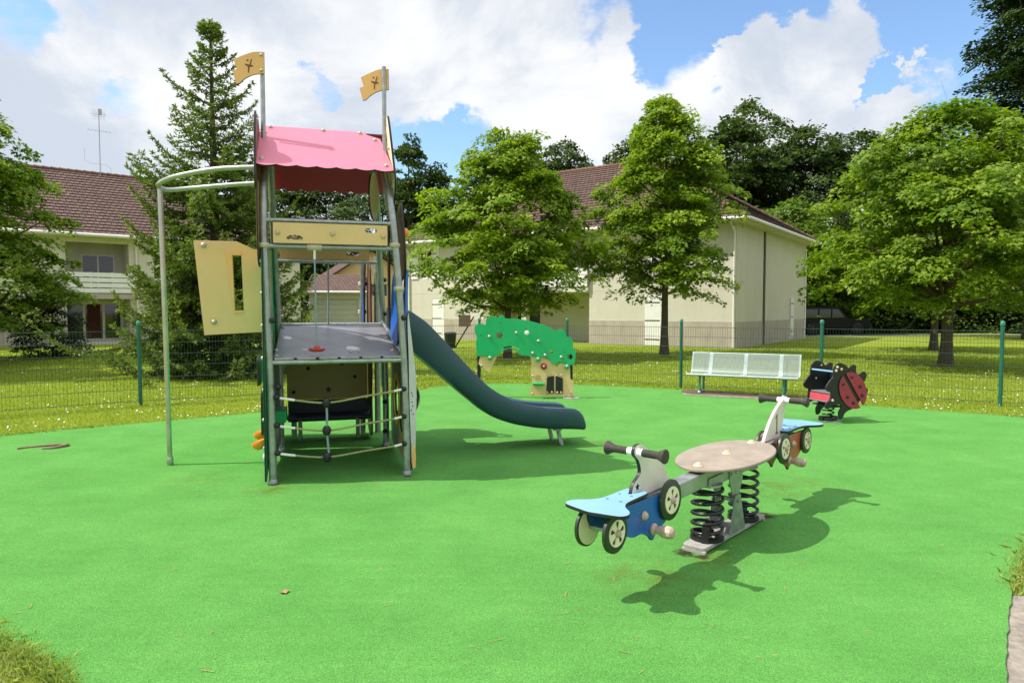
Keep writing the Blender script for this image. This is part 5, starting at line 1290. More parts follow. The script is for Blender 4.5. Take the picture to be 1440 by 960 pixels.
for yy, nm in ((-0.23, 0), (0.23, 1)):
    bd = board('side_board', lbo, [], 0.022, (0, yy, 0.0), X, Z, M['black'], Ld)
    s = -1 if yy < 0 else 1
    # wing covers: two halves of an oval split by a slanting gap
    cxw, czw = 0.10, 0.49
    a = R(-56)
    ell = [(0.285 * math.cos(t * PI / 24), 0.22 * math.sin(t * PI / 24)) for t in range(0, 49)]
    for up_ in (1, -1):
        halfp = [(x, y) for x, y in ell if y * up_ > 0.022]
        if up_ > 0: halfp = sorted(halfp, key=lambda q: -math.atan2(q[1], q[0]))
        else: halfp = sorted(halfp, key=lambda q: -math.atan2(q[1], q[0]))
        rp_ = [(cxw + x * math.cos(a) - y * math.sin(a), czw + x * math.sin(a) + y * math.cos(a)) for x, y in halfp]
        wg = board('wing', rp_, [], 0.014, (0, yy + s * 0.0185, 0), X, Z, M['ladyred'], bd, bev=0.002)
        for q, r_ in ((-0.18, 0.09), (0.02, 0.13), (0.15, 0.09)):
            x, y = q, r_ * up_
            bolt(wg, (cxw + x * math.cos(a) - y * math.sin(a), yy + s * 0.0255, czw + x * math.sin(a) + y * math.cos(a)), (0, s, 0), 0.021, M['black'])
    for x, z in ((-0.17, 0.83), (-0.10, 0.80), (-0.10, 0.87) if False else (-0.19, 0.78), (-0.24, 0.36)): bolt(bd, (x, yy + s * 0.011, z), (0, s, 0), 0.019, M['beige_bolt'])
    for x, z in ((-0.05, 0.82), (-0.14, 0.63)): bolt(bd, (x, yy - s * 0.011, z), (0, -s, 0), 0.014, M['bolt'])
for x, z in ((-0.21, 0.765), (-0.24, 0.33)):
    MB().tube([(x, -0.22, z), (x, 0.22, z)], 0.014, 10).build('handle_bar', M['skyblue'], Ld, 50)
MB().mm((-0.24, -0.215, 0.44), (0.10, 0.215, 0.462)).build('seat', M['deck'], Ld, 0, 0.006)
board('seat_front', [(-0.19, 0.33), (0.19, 0.33), (0.215, 0.36), (0.215, 0.435), (-0.215, 0.435), (-0.215, 0.36)], [], 0.018, (-0.245, 0, 0), Y, Z, M['ladyseat'], Ld)
MB().mm((0.09, -0.216, 0.47), (0.108, 0.216, 0.72)).build('backrest', M['black'], Ld, 0, 0.004)
sp = MB(); pts = []
for i in range(90):
    t = i / 89; pts.append((-0.1 + 0.075 * math.cos(2 * PI * 3.6 * t), 0.075 * math.sin(2 * PI * 3.6 * t), 0.04 + 0.21 * t))
sp.tube(pts, 0.011, 8); sp.build('spring', M['spring'], Ld, 60)
MB().mm((-0.2, -0.218, 0.25), (0.0, 0.218, 0.265)).build('foot_rest', M['black'], Ld, 0, 0.003)
mb = MB(); mb.lathe([(0.0, 0.03), (0.1, 0.03), (0.115, 0.045), (0.115, 0.075), (0.09, 0.085)], (-0.1, 0, 0), Z, 18); mb.box((-0.2, 0.0, 0.06), (0.07, 0.08, 0.08)); mb.box((0.0, 0.0, 0.06), (0.07, 0.08, 0.07)); mb.build('spring_clamp', M['black'], Ld, 40)
MB().lathe([(0, 0.022), (0.16, 0.022), (0.17, 0.028), (0.15, 0.036), (0, 0.04)], (-0.08, 0, 0), Z, 24).build('base_plate', M['galv'], Ld, 40)

# ------------------------------------------------------------------ play panel shaped like a tree
PPX = 0.0130208
A = thing('activity_wall', (0.22, 12.5, 0), R(-2), 'green tree shaped play panel on tan boards with two black flaps', 'activity wall')
def q(zx, zy): return ((540 + zx / 4 - 737) * PPX, 1.65 - (zy / 4 - 35) * PPX)
gp = [(528, 403), (521, 370), (516, 335), (522, 300), (512, 272), (509, 242), (525, 222), (553, 220), (571, 226), (574, 198), (593, 180), (625, 180), (640, 188), (652, 173), (672, 174), (686, 190), (740, 192), (800, 200), (860, 215), (920, 235), (968, 260), (985, 249), (1010, 255), (1022, 275), (1030, 292), (1055, 300), (1064, 320), (1061, 345), (1075, 370), (1078, 405), (1068, 447), (1040, 450), (1010, 438), (985, 434), (972, 446), (950, 445), (935, 425), (900, 410), (860, 405), (800, 400), (765, 394), (740, 372), (705, 360), (670, 372), (650, 392), (620, 402), (570, 402)]
c1 = q(650, 285); c2 = q(942, 378); c3 = q(1048, 405)
arc = [(662, 362), (680, 350), (710, 345), (740, 350), (762, 362), (757, 368), (738, 358), (710, 353), (682, 358), (668, 367)]
gpb = board('leaf_board', smooth_line([q(*p) for p in gp], 3), [circle(c1[0], c1[1], 0.058, 40, 6, 0.2), circle(c2[0], c2[1], 0.035, 40, 6, 0.2), circle(c3[0], c3[1], 0.045, 30, 5, 0.2), [q(*p) for p in arc]], 0.022, (0, 0, 0), X, Z, M['green'], A)
for p in ((593, 292), (745, 271), (870, 317), (838, 385), (907, 397), (998, 407)): x, z = q(*p); bolt(gpb, (x, -0.011, z), (0, -1, 0), 0.026)
x, z = q(805, 270); MB().lathe([(0.012, 0), (0.012, 0.12), (0.03, 0.13), (0.043, 0.155), (0.035, 0.185), (0, 0.2)], (x, -0.011, z), (0, -1, 0.0), 16).build('knob', M['white_paint'], gpb, 50)
for p in ((653, 215), (797, 245), (545, 282), (1015, 378)): x, z = q(*p); bolt(gpb, (x, -0.011, z), (0, -1, 0), 0.009, M['black'])
tp = [(820, 395), (830, 440), (826, 500), (835, 545), (825, 590), (818, 626), (1065, 630), (1069, 600), (1067, 542), (1050, 530), (1048, 448), (1020, 445), (1000, 440), (985, 447), (975, 465), (957, 447), (932, 420), (900, 395)]
fl_holes = [[q(917, 522), q(925, 518), q(957, 516), q(958, 612), q(918, 614)], [q(967, 518), q(1000, 524), q(1007, 530), q(1006, 614), q(967, 612)]]
tpb = board('trunk_board', [q(*p) for p in tp], [], 0.022, (0, 0.026, 0), X, Z, M['tan'], A)
for fh in ([(917, 525), (925, 519), (957, 515), (958, 612), (915, 612)], [(967, 515), (1000, 523), (1007, 530), (1008, 612), (967, 614)]):
    fb = board('flap', [q(*p) for p in fh], [], 0.012, (0, 0.004, 0), X, Z, M['black'], A)
for p in ((925, 510), (950, 511), (974, 511), (999, 510), (921, 606), (946, 606), (976, 607), (998, 606), (836, 615), (1050, 610), (838, 514)): x, z = q(*p); bolt(tpb, (x, 0.015 if p[1] < 520 or p[0] < 900 or p[0] > 1010 else -0.002, z), (0, -1, 0), 0.017 if p[0] < 1045 else 0.02, M['beige_bolt'])
x, z = q(900, 460); MB().lathe([(0.0, 0), (0.055, 0), (0.06, 0.02), (0.045, 0.05), (0.02, 0.055), (0.02, 0.075), (0, 0.08)], (x, 0.015, z), (0, -1, 0), 20).build('knob', M['red'], tpb, 50)
x, z = q(900, 458); bolt(tpb, (x, -0.063, z), (0, -1, 0), 0.018)
x0, z0 = q(835, 543); x1, z1 = q(905, 565); sh = MB(); sh.mm((x0, -0.14, z1 + 0.02), (x1, 0.014, z1 + 0.045)); sh.mm((x0 + 0.02, -0.03, z1 - 0.01), (x1 - 0.02, 0.014, z1 + 0.019)); sh.build('shelf', M['green'], A, 0, 0.008)
fr2 = [q(852, 508), q(880, 508), q(880, 536), q(852, 536)]
xx = [q(866, 522)]; mb = MB(); mb.prism([(xx[0][0] + 0.05 * math.cos(R(a)), xx[0][1] + 0.05 * math.sin(R(a))) for a in range(0, 360, 45)], (0, 0.012, 0), X, Z, 0.008); mb.build('button', M['tan_deep'], tpb, 0)
ltb = board('trunk_board', [q(542, 396), q(530, 448), q(560, 478), (q(590, 495)), q(605, 470), q(640, 396)], [], 0.022, (0, 0.026, 0), X, Z, M['tan'], A)
for p in ((597, 413), (868, 420), (1030, 460)): x, z = q(*p); MB().lathe([(0.045, 0), (0.05, 0.012), (0.045, 0.035), (0.02, 0.045), (0, 0.046)], (x, -0.011, z), (0, -1, 0), 18).build('green_knob', M['green'], gpb, 50)
for p in ((597, 410), (868, 416), (1030, 457), (548, 457)): x, z = q(*p); bolt(gpb, (x, -0.056 if p[0] != 548 else 0.014, z), (0, -1, 0), 0.022)
for zx in (530, 1055):
    x, _ = q(zx, 0)
    pmb = MB().tube([(x, 0.065, 0), (x, 0.065, 1.02)], 0.028, 12).build('post', M['iron'], A, 50)
    MB().lathe([(0, 0.0), (0.16, 0.0), (0.16, 0.032), (0.12, 0.04), (0, 0.042)], (x, 0.065, 0), Z, 20).build('base_plate', M['plate'], pmb, 40)

# ------------------------------------------------------------------ bench
B = thing('bench', (3.38, 13.22, 0), math.atan2(-0.98, 1.86), 'long pale green perforated steel bench with curved back on four legs', 'bench')
BLn = 2.02
profile = smooth_line([(0.0, 0.385), (0.02, 0.41), (0.06, 0.418), (0.20, 0.402), (0.33, 0.392), (0.40, 0.41), (0.445, 0.47), (0.50, 0.62), (0.55, 0.765), (0.565, 0.79), (0.585, 0.785)], 4, False)
def sheet(x0, x1, off, name, m, parent, uv=True):
    vs = []; fs = []
    for i, (y, z) in enumerate(profile):
        a = profile[max(i - 1, 0)]; b = profile[min(i + 1, len(profile) - 1)]
        ty, tz = b[0] - a[0], b[1] - a[1]; l = math.hypot(ty, tz); ny, nz = -tz / l, ty / l
        for x in (x0, x1): vs.append((x, y + ny * off, z + nz * off))
        for x in (x0, x1): vs.append((x, y + ny * (off - 0.003), z + nz * (off - 0.003)))
    for i in range(len(profile) - 1):
        a, b = i * 4, (i + 1) * 4
        fs += [(a, a + 1, b + 1, b), (a + 2, b + 2, b + 3, a + 3), (a, b, b + 2, a + 2), (a + 1, a + 3, b + 3, b + 1)]
    mb = MB(); mb.add(vs, fs); o = mb.build(name, m, parent, 60, uv=False)
    me = o.data; lay = me.uv_layers.new(name='UVMap')
    s = [0]
    for i in range(1, len(profile)): s.append(s[-1] + math.hypot(profile[i][0] - profile[i - 1][0], profile[i][1] - profile[i - 1][1]))
    for p in me.polygons:
        for li in p.loop_indices:
            vi = me.loops[li].vertex_index; lay.data[li].uv = (me.vertices[vi].co.x, s[vi // 4])
    return o
sheet(0, BLn, 0.0, 'seat_sheet', M['perf'], B)
for x in (0.0, 0.34, 1.0, 1.64, BLn - 0.03): sheet(x, x + (0.03 if x in (0.0, BLn - 0.03) else 0.07), 0.004, 'band', M['benchsteel'], B)
mb = MB(); mb.tube([(0, 0.008, 0.395), (BLn, 0.008, 0.395)], 0.022, 10); mb.build('front_edge', M['benchsteel'], B, 50)
mb = MB(); mb.tube([(0, 0.572, 0.787), (BLn, 0.572, 0.787)], 0.016, 10); mb.build('top_edge', M['benchsteel'], B, 50)
for x in (0.25, BLn - 0.25):
    fr_ = MB(); fr_.tube([(x, 0.02, 0.36), (x, 0.40, 0.365), (x, 0.50, 0.45), (x, 0.57, 0.68)], 0.02, 8); fr_.tube([(x, 0.06, 0.08), (x, 0.42, 0.10)], 0.012, 8)
    fr = fr_.build('support_frame', M['benchgreen'], B, 50)
    for y in (0.06, 0.42):
        l = MB(); l.tube([(x, y + 0.02, 0.37), (x, y, 0.12), (x, y - 0.01, 0.0)], [0.022, 0.02, 0.024], 10); lg = l.build('leg', M['benchgreen'], B, 50)
        MB().ball((x, y - 0.015, 0.05), 0.042).build('foot', M['galv'], lg, 50)

# ------------------------------------------------------------------ small things
pth = smooth_line([(x - 0.66, y + 0.46, z) for x, y, z in [(-5.10, 7.42, 0.034), (-5.02, 7.52, 0.03), (-4.85, 7.60, 0.034), (-4.70, 7.66, 0.03), (-4.64, 7.60, 0.04), (-4.70, 7.47, 0.034), (-4.81, 7.42, 0.03)]], 6, False)
mb = MB(); mb.tube(pth, [0.012 + 0.01 * math.sin(PI * i / (len(pth) - 1)) for i in range(len(pth))], 6)
tag(mb.build('loose_strip', M['strip'], None, 50), 'curled brown strip of bark lying on the green surface at left', 'loose strip')
def dry_leaf(x, y, s, rz, label):
    mb = MB(); base = [(0, 0), (0.25, 0.35), (0.55, 0.45), (0.4, 0.75), (0.1, 1.0), (-0.1, 0.85), (-0.45, 0.8), (-0.4, 0.4)]
    c, sn = math.cos(rz), math.sin(rz); top = []; 
    for i, (a, b) in enumerate(base): top.append((x + s * (a * c - b * sn), y + s * (a * sn + b * c), 0.030 + 0.10 * s * (0.5 + 0.5 * math.sin(2.1 * i))))
    n = len(base); ctr = (x + s * (0.45 * -sn), y + s * (0.45 * c), 0.030)
    mb.add(top + [ctr] + [(a, b, z - 0.0015) for a, b, z in top] + [(ctr[0], ctr[1], ctr[2] - 0.0015)], [(i, (i + 1) % n, n) for i in range(n)] + [(n + 1 + i, 2 * n + 1, n + 1 + (i + 1) % n) for i in range(n)])
    tag(mb.build('fallen_leaf', M['brownleaf'], None, 0), label, 'leaf')
dry_leaf(-1.29, 3.83, 0.055, 0.6, 'small curled tan leaf lying on the open green surface at front left')

o = Vector((-2.62, 29.0, 0)); bn = thing('litter_bin', o, 0, 'dark round litter bin standing on the lawn left of the slanted board', 'litter bin')
MB().lathe([(0.0, 0.03), (0.20, 0.03), (0.235, 0.35), (0.25, 0.58), (0.26, 0.6), (0.25, 0.62), (0.23, 0.6), (0.2, 0.1), (0, 0.1)], (0, 0, 0), Z, 20).build('body', M['iron'], bn, 40)
MB().lathe([(0.265, 0.60), (0.27, 0.64), (0.2, 0.69), (0, 0.70)], (0, 0, 0), Z, 20).build('lid', M['iron'], bn, 40)
sg = thing('notice_board', (-2.05, 29.2, 0), 0, 'faded brown board on a slanted dark leg beside the litter bin', 'board')
MB().tube([(-0.40, 0, 0.0), (0.42, 0, 1.35)], 0.03, 8).build('leg', M['iron'], sg, 50)
board('panel', rrect(-0.22, 0.92, 0.28, 1.42, 0.02), [], 0.03, (0.0, -0.05, 0), X, Z, M['signboard'], sg)

# ------------------------------------------------------------------ dark car in the shade
C_ = thing('parked_car', (18.3, 43.6, 0), R(3), 'black boxy off-road car parked in the shade beyond the house', 'car')
bodyp = [(0.0, 0.55), (0.02, 0.95), (0.10, 1.05), (0.22, 1.72), (0.35, 1.80), (2.55, 1.82), (2.72, 1.76), (3.25, 1.12), (4.55, 1.02), (4.72, 0.92), (4.76, 0.55), (4.55, 0.42), (0.2, 0.42)]
mb = MB(); mb.prism(bodyp, (0, 0.875, 0), X, Z, 1.75); mb.build('body', M['carblack'], C_, 0, 0.06)
mb = MB()
for y in (-0.006, 1.756): mb.prism([(0.34, 1.12), (0.42, 1.66), (1.25, 1.68), (1.25, 1.12)], (0, y, 0), X, Z, 0.008); mb.prism([(1.35, 1.12), (1.35, 1.68), (2.1, 1.68), (2.1, 1.12)], (0, y, 0), X, Z, 0.008); mb.prism([(2.2, 1.12), (2.2, 1.68), (2.6, 1.66), (3.02, 1.15)], (0, y, 0), X, Z, 0.008)
mb.build('window', M['glass'], C_, 0)
for x in (0.95, 3.85):
    for y in (0.05, 1.70):
        w = MB(); w.lathe([(0.18, -0.13), (0.36, -0.13), (0.40, -0.10), (0.40, 0.10), (0.36, 0.13), (0.18, 0.13)], (x, y, 0.40), Y, 24); wo = w.build('wheel', M['rubber'], C_, 40)
        MB().lathe([(0, -0.10), (0.2, -0.10), (0.2, 0.10), (0, 0.10)], (x, y, 0.40), Y, 18).build('rim', M['iron'], wo, 40)
MB().mm((4.70, 0.0, 0.50), (4.86, 1.75, 0.68)).build('bumper', M['iron'], C_, 0, 0.03)
for y in (0.25, 1.5): MB().lathe([(0, 0), (0.11, 0), (0.1, 0.03), (0, 0.035)], (4.72, y, 0.86), (1, 0, 0), 16).build('headlight', M['glass'], C_, 40)
# ------------------------------------------------------------------ trees
def maple_prof(t): return (min(1.0, (t + 0.06) / 0.20) ** 0.7) * (1 - max(0, (t - 0.22) / 0.80) ** 1.5) ** 0.75 if t < 1.0 else 0.05
def upright_prof(t): return (min(1.0, (t + 0.10) / 0.24) ** 0.7) * max(0.05, 1 - 0.80 * max(0, (t - 0.25) / 0.75) ** 1.9)
def maple_a_prof(t): return (min(1.0, (t + 0.08) / 0.26) ** 0.7) * max(0.05, 1 - 0.88 * max(0, (t - 0.25) / 0.75) ** 1.8)
broadleaf('maple_tree', (-0.15, 23.0, 0), 7.6, 1.75, 3.05, 21, M['maple'], 'broad leafy maple standing behind the green activity wall', trunk_r=0.13, nclump=540, per=95, leaf=0.125, prof=maple_a_prof, spray=0.40, lobes=54, lobe_r=0.29)
broadleaf('maple_tree', (5.45, 24.4, 0), 9.1, 2.35, 2.3, 22, M['maple'], 'upright narrow maple in front of the house with bare trunk below', trunk_r=0.14, nclump=520, per=95, leaf=0.125, prof=upright_prof, spray=0.40, lobes=54, lobe_r=0.31)
broadleaf('maple_tree', (12.6, 19.8, 0), 7.5, 1.9, 3.9, 23, M['maple_deep'], 'wide spreading maple on the lawn at right with dark trunk', trunk_r=0.17, nclump=640, per=95, leaf=0.125, prof=maple_a_prof, spray=0.45, lobes=72, lobe_r=0.24)
ML = broadleaf('maple_tree', (-17.0, 21.5, 0), 8.8, 0.9, 3.1, 24, M['maple_deep'], 'large maple at the left edge overhanging the lawn', trunk_r=0.17, nclump=520, per=95, leaf=0.13, prof=maple_prof, spray=0.44, lobes=56, lobe_r=0.27)
broadleaf('maple_tree', (17.0, 27.5, 0), 6.5, 2.0, 2.8, 25, M['maple_deep'], 'smaller maple half hidden behind the wide spreading one at right', trunk_r=0.15, nclump=200, per=70, leaf=0.17, prof=maple_prof, spray=0.5)
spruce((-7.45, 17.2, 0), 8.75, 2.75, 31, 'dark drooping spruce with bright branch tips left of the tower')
mo = copy_tree(ML); mo.location = (-16.6, 16.2, 0); mo.rotation_euler = (0, 0, 2.0); mo.scale = (0.95, 0.95, 0.95); mo['label'] = 'maple just outside the left edge that throws its shadow across the lawn'
broadleaf('shrub', (-15.9, 23.6, 0), 1.9, 0.05, 1.0, 41, M['shrub'], 'dark clipped shrub against the wall under the left maple', 'shrub', trunk_r=0.05, nclump=120, per=60, leaf=0.09, prof=lambda t: (1 - t ** 2.5) ** 0.5, shape=OVAL, spray=0.25, limbs=14)

WOODS = {}
def wood_proto(kind, x, y, H, r, z0, seed, m, label, **kw):
    t = broadleaf(kind, (x, y, 0), H, z0, r, seed, m, label, 'tree', 'trees of the wood behind the houses', **kw)
    return t
def again(src, x, y, s, sz, rz, label):
    c = copy_tree(src); c.location = (x, y, 0); c.scale = (s, s, sz); c.rotation_euler = (0, 0, rz); c['label'] = label
    return c
round_prof = lambda t: (min(1, (t + 0.1) / 0.3) ** 0.6) * (1 - max(0, (t - 0.35) / 0.65) ** 2.2) ** 0.6 if t < 1 else 0.1
col_prof = lambda t: (min(1, (t + 0.08) / 0.2) ** 0.7) * (1 - max(0, (t - 0.45) / 0.57) ** 2.0) ** 0.8 if t < 1 else 0.08
WA = wood_proto('broadleaf_tree', 17.5, 62, 15.5, 5.2, 1.5, 51, M['wood'], 'dark round crowned tree rising behind the right end of the house', trunk_r=0.25, nclump=420, per=60, leaf=0.32, prof=round_prof, shape=OVAL, spray=0.8, limbs=26, lobes=34, lobe_r=0.30, bark=M['bark'])
WB = wood_proto('poplar_tree', -9.3, 62, 17.3, 2.5, 1.5, 52, M['wood'], 'tallest dark poplar right of the tower roof', trunk_r=0.25, nclump=340, per=60, leaf=0.30, prof=col_prof, shape=OVAL, lobes=34, lobe_r=0.36, spray=0.6, limbs=26, up=0.6)
WC = wood_proto('broadleaf_tree', 19.3, 47, 9.0, 4.0, 0.8, 53, M['wood_light'], 'pale green tree just behind the shaded end wall of the house', trunk_r=0.2, nclump=300, per=60, leaf=0.26, prof=round_prof, shape=OVAL, spray=0.75, limbs=26)
WD = wood_proto('open_tree', 23.0, 66, 21.5, 4.8, 4.0, 54, M['wood_mid'], 'tall open crowned tree with bare twigs above the dark wood', trunk_r=0.28, nclump=340, per=60, leaf=0.30, prof=round_prof, shape=OVAL, spray=0.85, limbs=60)
again(WB, -6.9, 64, 1.0, 1.0, 1.0, 'shorter dark poplar next to the tallest one') .scale = (0.95, 0.95, 0.88)
again(WB, 19.5, 60, 1.45, 1.08, 2.0, 'broad dark poplar behind the house roof next to the open crowned tree')
for i, (x, y, s, sz, rz, lab) in enumerate([
    (25.5, 60, 1.0, 1.12, 1.2, 'dark round tree right behind the open crowned tree'), (30, 62, 1.2, 1.12, 2.4, 'dark round tree standing right of the open crowned tree'), (36.5, 66, 1.1, 1.08, 3.7, 'dark tree at the low right end of the wooded skyline'),
    (12.5, 72, 1.0, 1.24, 5.1, 'dark tree peeping over the house roof between the two maples'), (6.0, 75, 1.0, 1.27, 0.6, 'distant dark tree over the roof ridge right of the broad maple'), (0.5, 74, 1.0, 1.2, 2.9, 'distant dark tree behind the broad maple top'),
    (-13.5, 72, 1.0, 1.02, 4.4, 'dark tree framed under the right part of the tower roof'), (-20.0, 74, 1.1, 1.06, 1.9, 'dark tree framed under the middle of the tower roof'), (-26.5, 72, 1.1, 1.0, 3.3, 'dark tree between the spruce and the tower post'),
    (42.5, 62, 1.1, 0.85, 0.9, 'dark tree behind the wide spreading maple'), (49, 64, 1.15, 0.9, 2.2, 'dark tree beyond the right hand lawn'), (56, 58, 1.1, 0.95, 4.9, 'dark tree at the far right of the wood'), (-4.0, 66, 0.7, 0.62, 5.5, 'low dark tree below the poplars')]):
    again(WA, x, y, s, sz, rz, lab)
for x, y, s, sz, rz, lab in ((24.5, 50, 1.0, 0.80, 1.0, 'pale green bushy tree beyond the parked car'), (31.0, 53, 1.1, 0.75, 2.0, 'pale green tree beyond the lawn behind the wide maple'), (38.5, 50, 1.15, 0.8, 3.1, 'pale green tree at the right behind the far road'), (45, 48, 1.2, 0.9, 4.2, 'pale green tree at the right frame edge'), (15.0, 55, 0.9, 0.85, 5.0, 'pale tree close behind the house roof hip')):
    again(WC, x, y, s, sz, rz, lab)
WE = broadleaf('bush', (21.0, 48.8, 0), 3.6, 0.05, 2.6, 61, M['wood'], 'dark bush behind the parked car', 'bush', 'bushes along the edge of the wood', trunk_r=0.08, nclump=150, per=60, leaf=0.22, prof=lambda t: (1 - t ** 2.2) ** 0.5, shape=OVAL, spray=0.6, limbs=14)
for x, y, s, sz, rz, lab in ((25.8, 49.5, 1.1, 1.1, 1, 'dark bush right of the parked car'), (30.5, 50.5, 1.2, 1.2, 2, 'dark bush between the car and the wide maple trunk'), (35.5, 49.0, 1.2, 1.1, 3, 'dark bush behind the wide maple trunk'), (40.5, 48.5, 1.2, 1.0, 4, 'dark bush right of the wide maple trunk'), (45.5, 47.5, 1.2, 1.1, 5, 'dark bush near the right frame edge'), (17.0, 51.0, 1.0, 1.2, 6, 'dark bush at the rear corner of the house'), (50.5, 47, 1.3, 1.2, 0.5, 'dark bush at the far right end of the row'), (-20.5, 60, 1.5, 1.3, 0.8, 'dark bush beside the yellow house'), (-6.8, 58, 1.5, 1.3, 2.1, 'dark bush right of the yellow house')):
    again(WE, x, y, s, sz, rz, lab)
# layered conifer, top right
def cedar_prof(t): return (1 - 0.62 * t ** 1.6) * (0.80 + 0.20 * math.sin(t * 34))
broadleaf('conifer_tree', (28.9, 38.0, 0), 20.5, 3.0, 6.0, 71, M['cedar'], 'tall dark layered conifer in the top right corner', 'tree', None, trunk_r=0.35, nclump=1000, per=85, leaf=0.20, prof=cedar_prof, shape=OVAL, spray=0.8, lobes=80, lobe_r=0.24, limbs=60, flat=0.14, up=2.2)
def bare_trunk():
    root = thing('bare_trunk', (16.9, 40.6, 0), 0, 'brown bare tree trunk beside the rear corner of the house', 'tree trunk')
    MB().tube(limb_path((0, 0, -0.05), (-0.25, 0.1, 4.2), 0, 8, RNG, 0.02), [0.26, 0.2, 0.18, 0.17, 0.16, 0.15, 0.14, 0.13, 0.10], 10).build('trunk', M['bark_pale'], root, 60)
    MB().tube(limb_path((-0.2, 0.08, 3.2), (0.8, 0.6, 5.0), 0, 5, RNG, 0.05), [0.08, 0.07, 0.05, 0.04, 0.03, 0.01], 8).build('limb', M['bark_pale'], root, 60)
bare_trunk()

# ------------------------------------------------------------------ grass and daisies
def inside(px, py, poly):
    n = len(poly); c = np.zeros(px.shape, bool); j = n - 1
    for i in range(n):
        xi, yi = poly[i]; xj, yj = poly[j]
        if yi != yj:
            c ^= ((yi > py) != (yj > py)) & (px < (xj - xi) * (py - yi) / (yj - yi) + xi)
        j = i
    return c
MATP = [(x, y) for x, y in edge]
PAVE = [(3.25, 12.95), (5.35, 11.95), (5.65, 12.45), (3.5, 13.75)]
CONC = [(1.75, 2.6), (2.0, 3.0), (2.42, 3.6), (2.70, 3.86), (3.9, 3.80), (3.6, 2.0), (1.75, 2.0)]
def blades(name, x, y, h, w, m, seed, tintmu=0.45, lean=0.55):
    rng = np.random.default_rng(seed); n = len(x)
    a = rng.uniform(0, 2 * PI, n); b = rng.uniform(0, 2 * PI, n)
    le = h * np.abs(rng.normal(0, lean, n))
    P = np.stack([x, y, np.zeros(n) - 0.003], -1)
    wv = np.stack([np.cos(a), np.sin(a), np.zeros(n)], -1) * w[:, None] / 2
    mid = P + np.stack([np.cos(b) * le * 0.35, np.sin(b) * le * 0.35, h * 0.6], -1)
    tip = P + np.stack([np.cos(b) * le, np.sin(b) * le, h * (0.75 + 0.25 * rng.uniform(0, 1, n))], -1)
    V = np.stack([P - wv, P + wv, mid + wv * 0.75, tip, mid - wv * 0.75], 1).reshape(-1, 3)
    F = np.arange(n * 5).reshape(-1, 5)
    o = fast_mesh(name, V, F, m, None, np.clip(rng.normal(tintmu, 0.22, n), 0, 1))
    return tag(o, kind='stuff')
rng = np.random.default_rng(5)
n = 330000
D = 8.0 * (30 / 8.0) ** rng.uniform(0, 1, n); az = rng.uniform(-0.74, 0.74, n)
gx, gy = D * np.tan(az), D
ok = ~inside(gx, gy, MATP) & ~inside(gx, gy, PAVE)
gx, gy, D = gx[ok], gy[ok], D[ok]
k = len(gx)
near_f = np.clip(D / 11, 0.75, 2.3)
patch = 0.5 + 0.5 * np.sin(gx * 1.7 + np.sin(gy * 1.3)) * np.sin(gy * 1.1 + 0.7 * np.sin(gx * 0.9))
gr_ = blades('lawn_grass', gx, gy, rng.uniform(0.02, 0.055, k) * (0.75 + 0.5 * patch), rng.uniform(0.006, 0.012, k) * near_f, M['blade'], 8, 0.5)
tag(gr_, 'short sunlit lawn grass round the green play surface', 'grass')
# tufts at the front corners and along the mat edge
n = 42000
cx_ = np.concatenate([rng.uniform(-3.6, -2.2, n // 2), rng.uniform(2.4, 4.6, n // 2)]); cy_ = np.concatenate([rng.uniform(2.6, 4.4, n // 2), rng.uniform(3.55, 5.6, n // 2)])
ok = ~inside(cx_, cy_, MATP) & ~inside(cx_, cy_, CONC)
cx_, cy_ = cx_[ok], cy_[ok]
tf = blades('grass_tuft', cx_, cy_, rng.uniform(0.025, 0.065, len(cx_)), rng.uniform(0.003, 0.006, len(cx_)), M['dryblade'], 9, 0.45, 0.9)
tag(tf, 'long pale grass at the front corners of the play surface', 'grass')
n = 17000
E_ = np.array(MATP); ei = rng.integers(0, len(E_), n); et = rng.uniform(0, 1, n)
ex = E_[ei] * (1 - et)[:, None] + E_[(ei + 1) % len(E_)] * et[:, None] + rng.normal(0, 0.035, (n, 2))
ok = (ex[:, 1] > 7.0) | ((ex[:, 0] < -1.9) & (ex[:, 1] > 2.7)) | ((ex[:, 0] > 2.9) & (ex[:, 1] > 3.85))
ex = ex[ok]
fr3 = blades('edge_grass', ex[:, 0], ex[:, 1], rng.uniform(0.03, 0.075, len(ex)), rng.uniform(0.005, 0.009, len(ex)), M['dryblade'], 10, 0.25, 0.8)
tag(fr3, 'grass blades leaning over the edge of the play surface', 'grass')
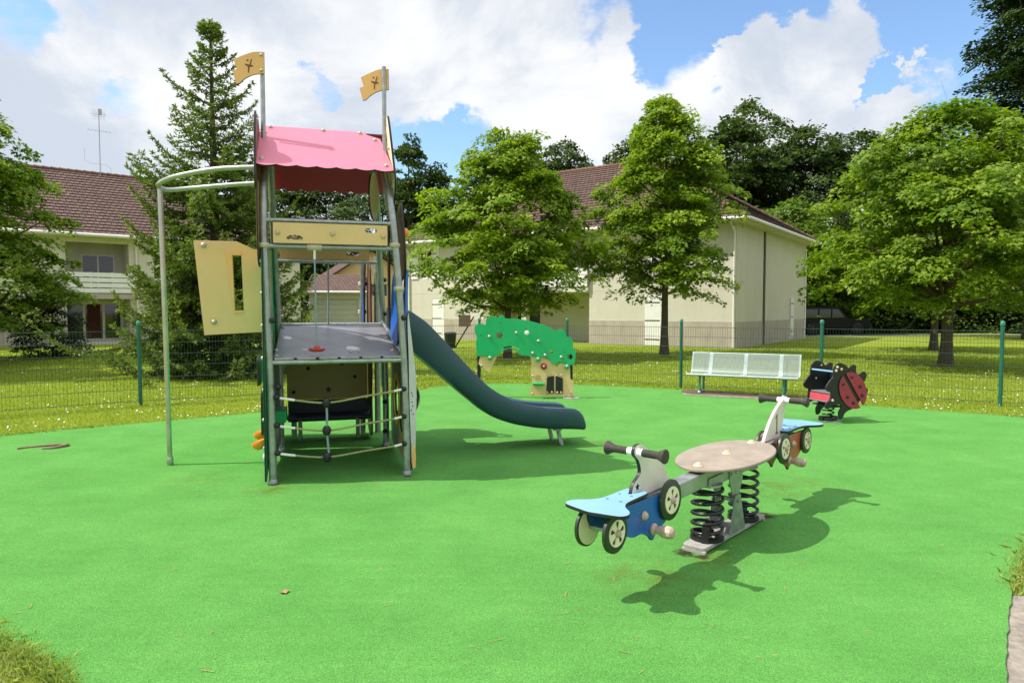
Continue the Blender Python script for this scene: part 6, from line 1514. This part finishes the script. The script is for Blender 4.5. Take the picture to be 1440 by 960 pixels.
# daisies
n = 8500
D = 8.2 * (30 / 8.2) ** rng.uniform(0, 1, n); az = rng.uniform(-0.74, 0.74, n)
dx, dy = D * np.tan(az), D
pt = np.sin(dx * 2.3 + 1.7 * np.sin(dy * 1.9)) * np.sin(dy * 2.1 + 1.3 * np.sin(dx * 1.4)) + 0.6 * np.sin(dx * 5.1) * np.sin(dy * 4.3)
ok = ~inside(dx, dy, MATP) & ~inside(dx, dy, PAVE) & (pt + rng.normal(0, 0.45, n) > 0.35)
dx, dy = dx[ok], dy[ok]; n = len(dx)
dz = rng.uniform(0.035, 0.065, n); rr = rng.uniform(0.006, 0.014, n)
nn_ = rng.normal(0, 0.35, (n, 3)) + np.array([0, -0.25, 1.0])
hexa = np.array([(math.cos(PI * i / 3), math.sin(PI * i / 3), 0.0) for i in range(6)])
V, F = place_leaves(np.stack([dx, dy, dz], -1), nn_, rng.normal(0, 1, (n, 3)), rr, hexa)
dz_ = fast_mesh('daisies', V, F, M['daisy'])
tag(dz_, 'small white daisies scattered over the lawn', 'flowers', None, 'stuff')

# short dry stalks and needles lying on the play surface
n = 420
lx = rng.uniform(-5, 6, n); ly = rng.uniform(2.6, 12, n)
ok = inside(lx, ly, MATP); lx, ly = lx[ok], ly[ok]; n = len(lx)
a = rng.uniform(0, PI, n); ln = rng.uniform(0.01, 0.035, n); w = rng.uniform(0.0012, 0.0028, n)
dv = np.stack([np.cos(a), np.sin(a), np.zeros(n)], -1); sv = np.stack([-np.sin(a), np.cos(a), np.zeros(n)], -1)
P = np.stack([lx, ly, np.full(n, 0.028)], -1)
V = np.stack([P - dv * ln[:, None] - sv * w[:, None], P + dv * ln[:, None] - sv * w[:, None] + np.array([0, 0, 0.003]), P + dv * ln[:, None] + sv * w[:, None] + np.array([0, 0, 0.003]), P - dv * ln[:, None] + sv * w[:, None]], 1).reshape(-1, 3)
lt = fast_mesh('dry_litter', V, np.arange(n * 4).reshape(-1, 4), M['brownleaf'])
tag(lt, 'dry stalks scattered over the green play surface', 'litter', None, 'stuff')
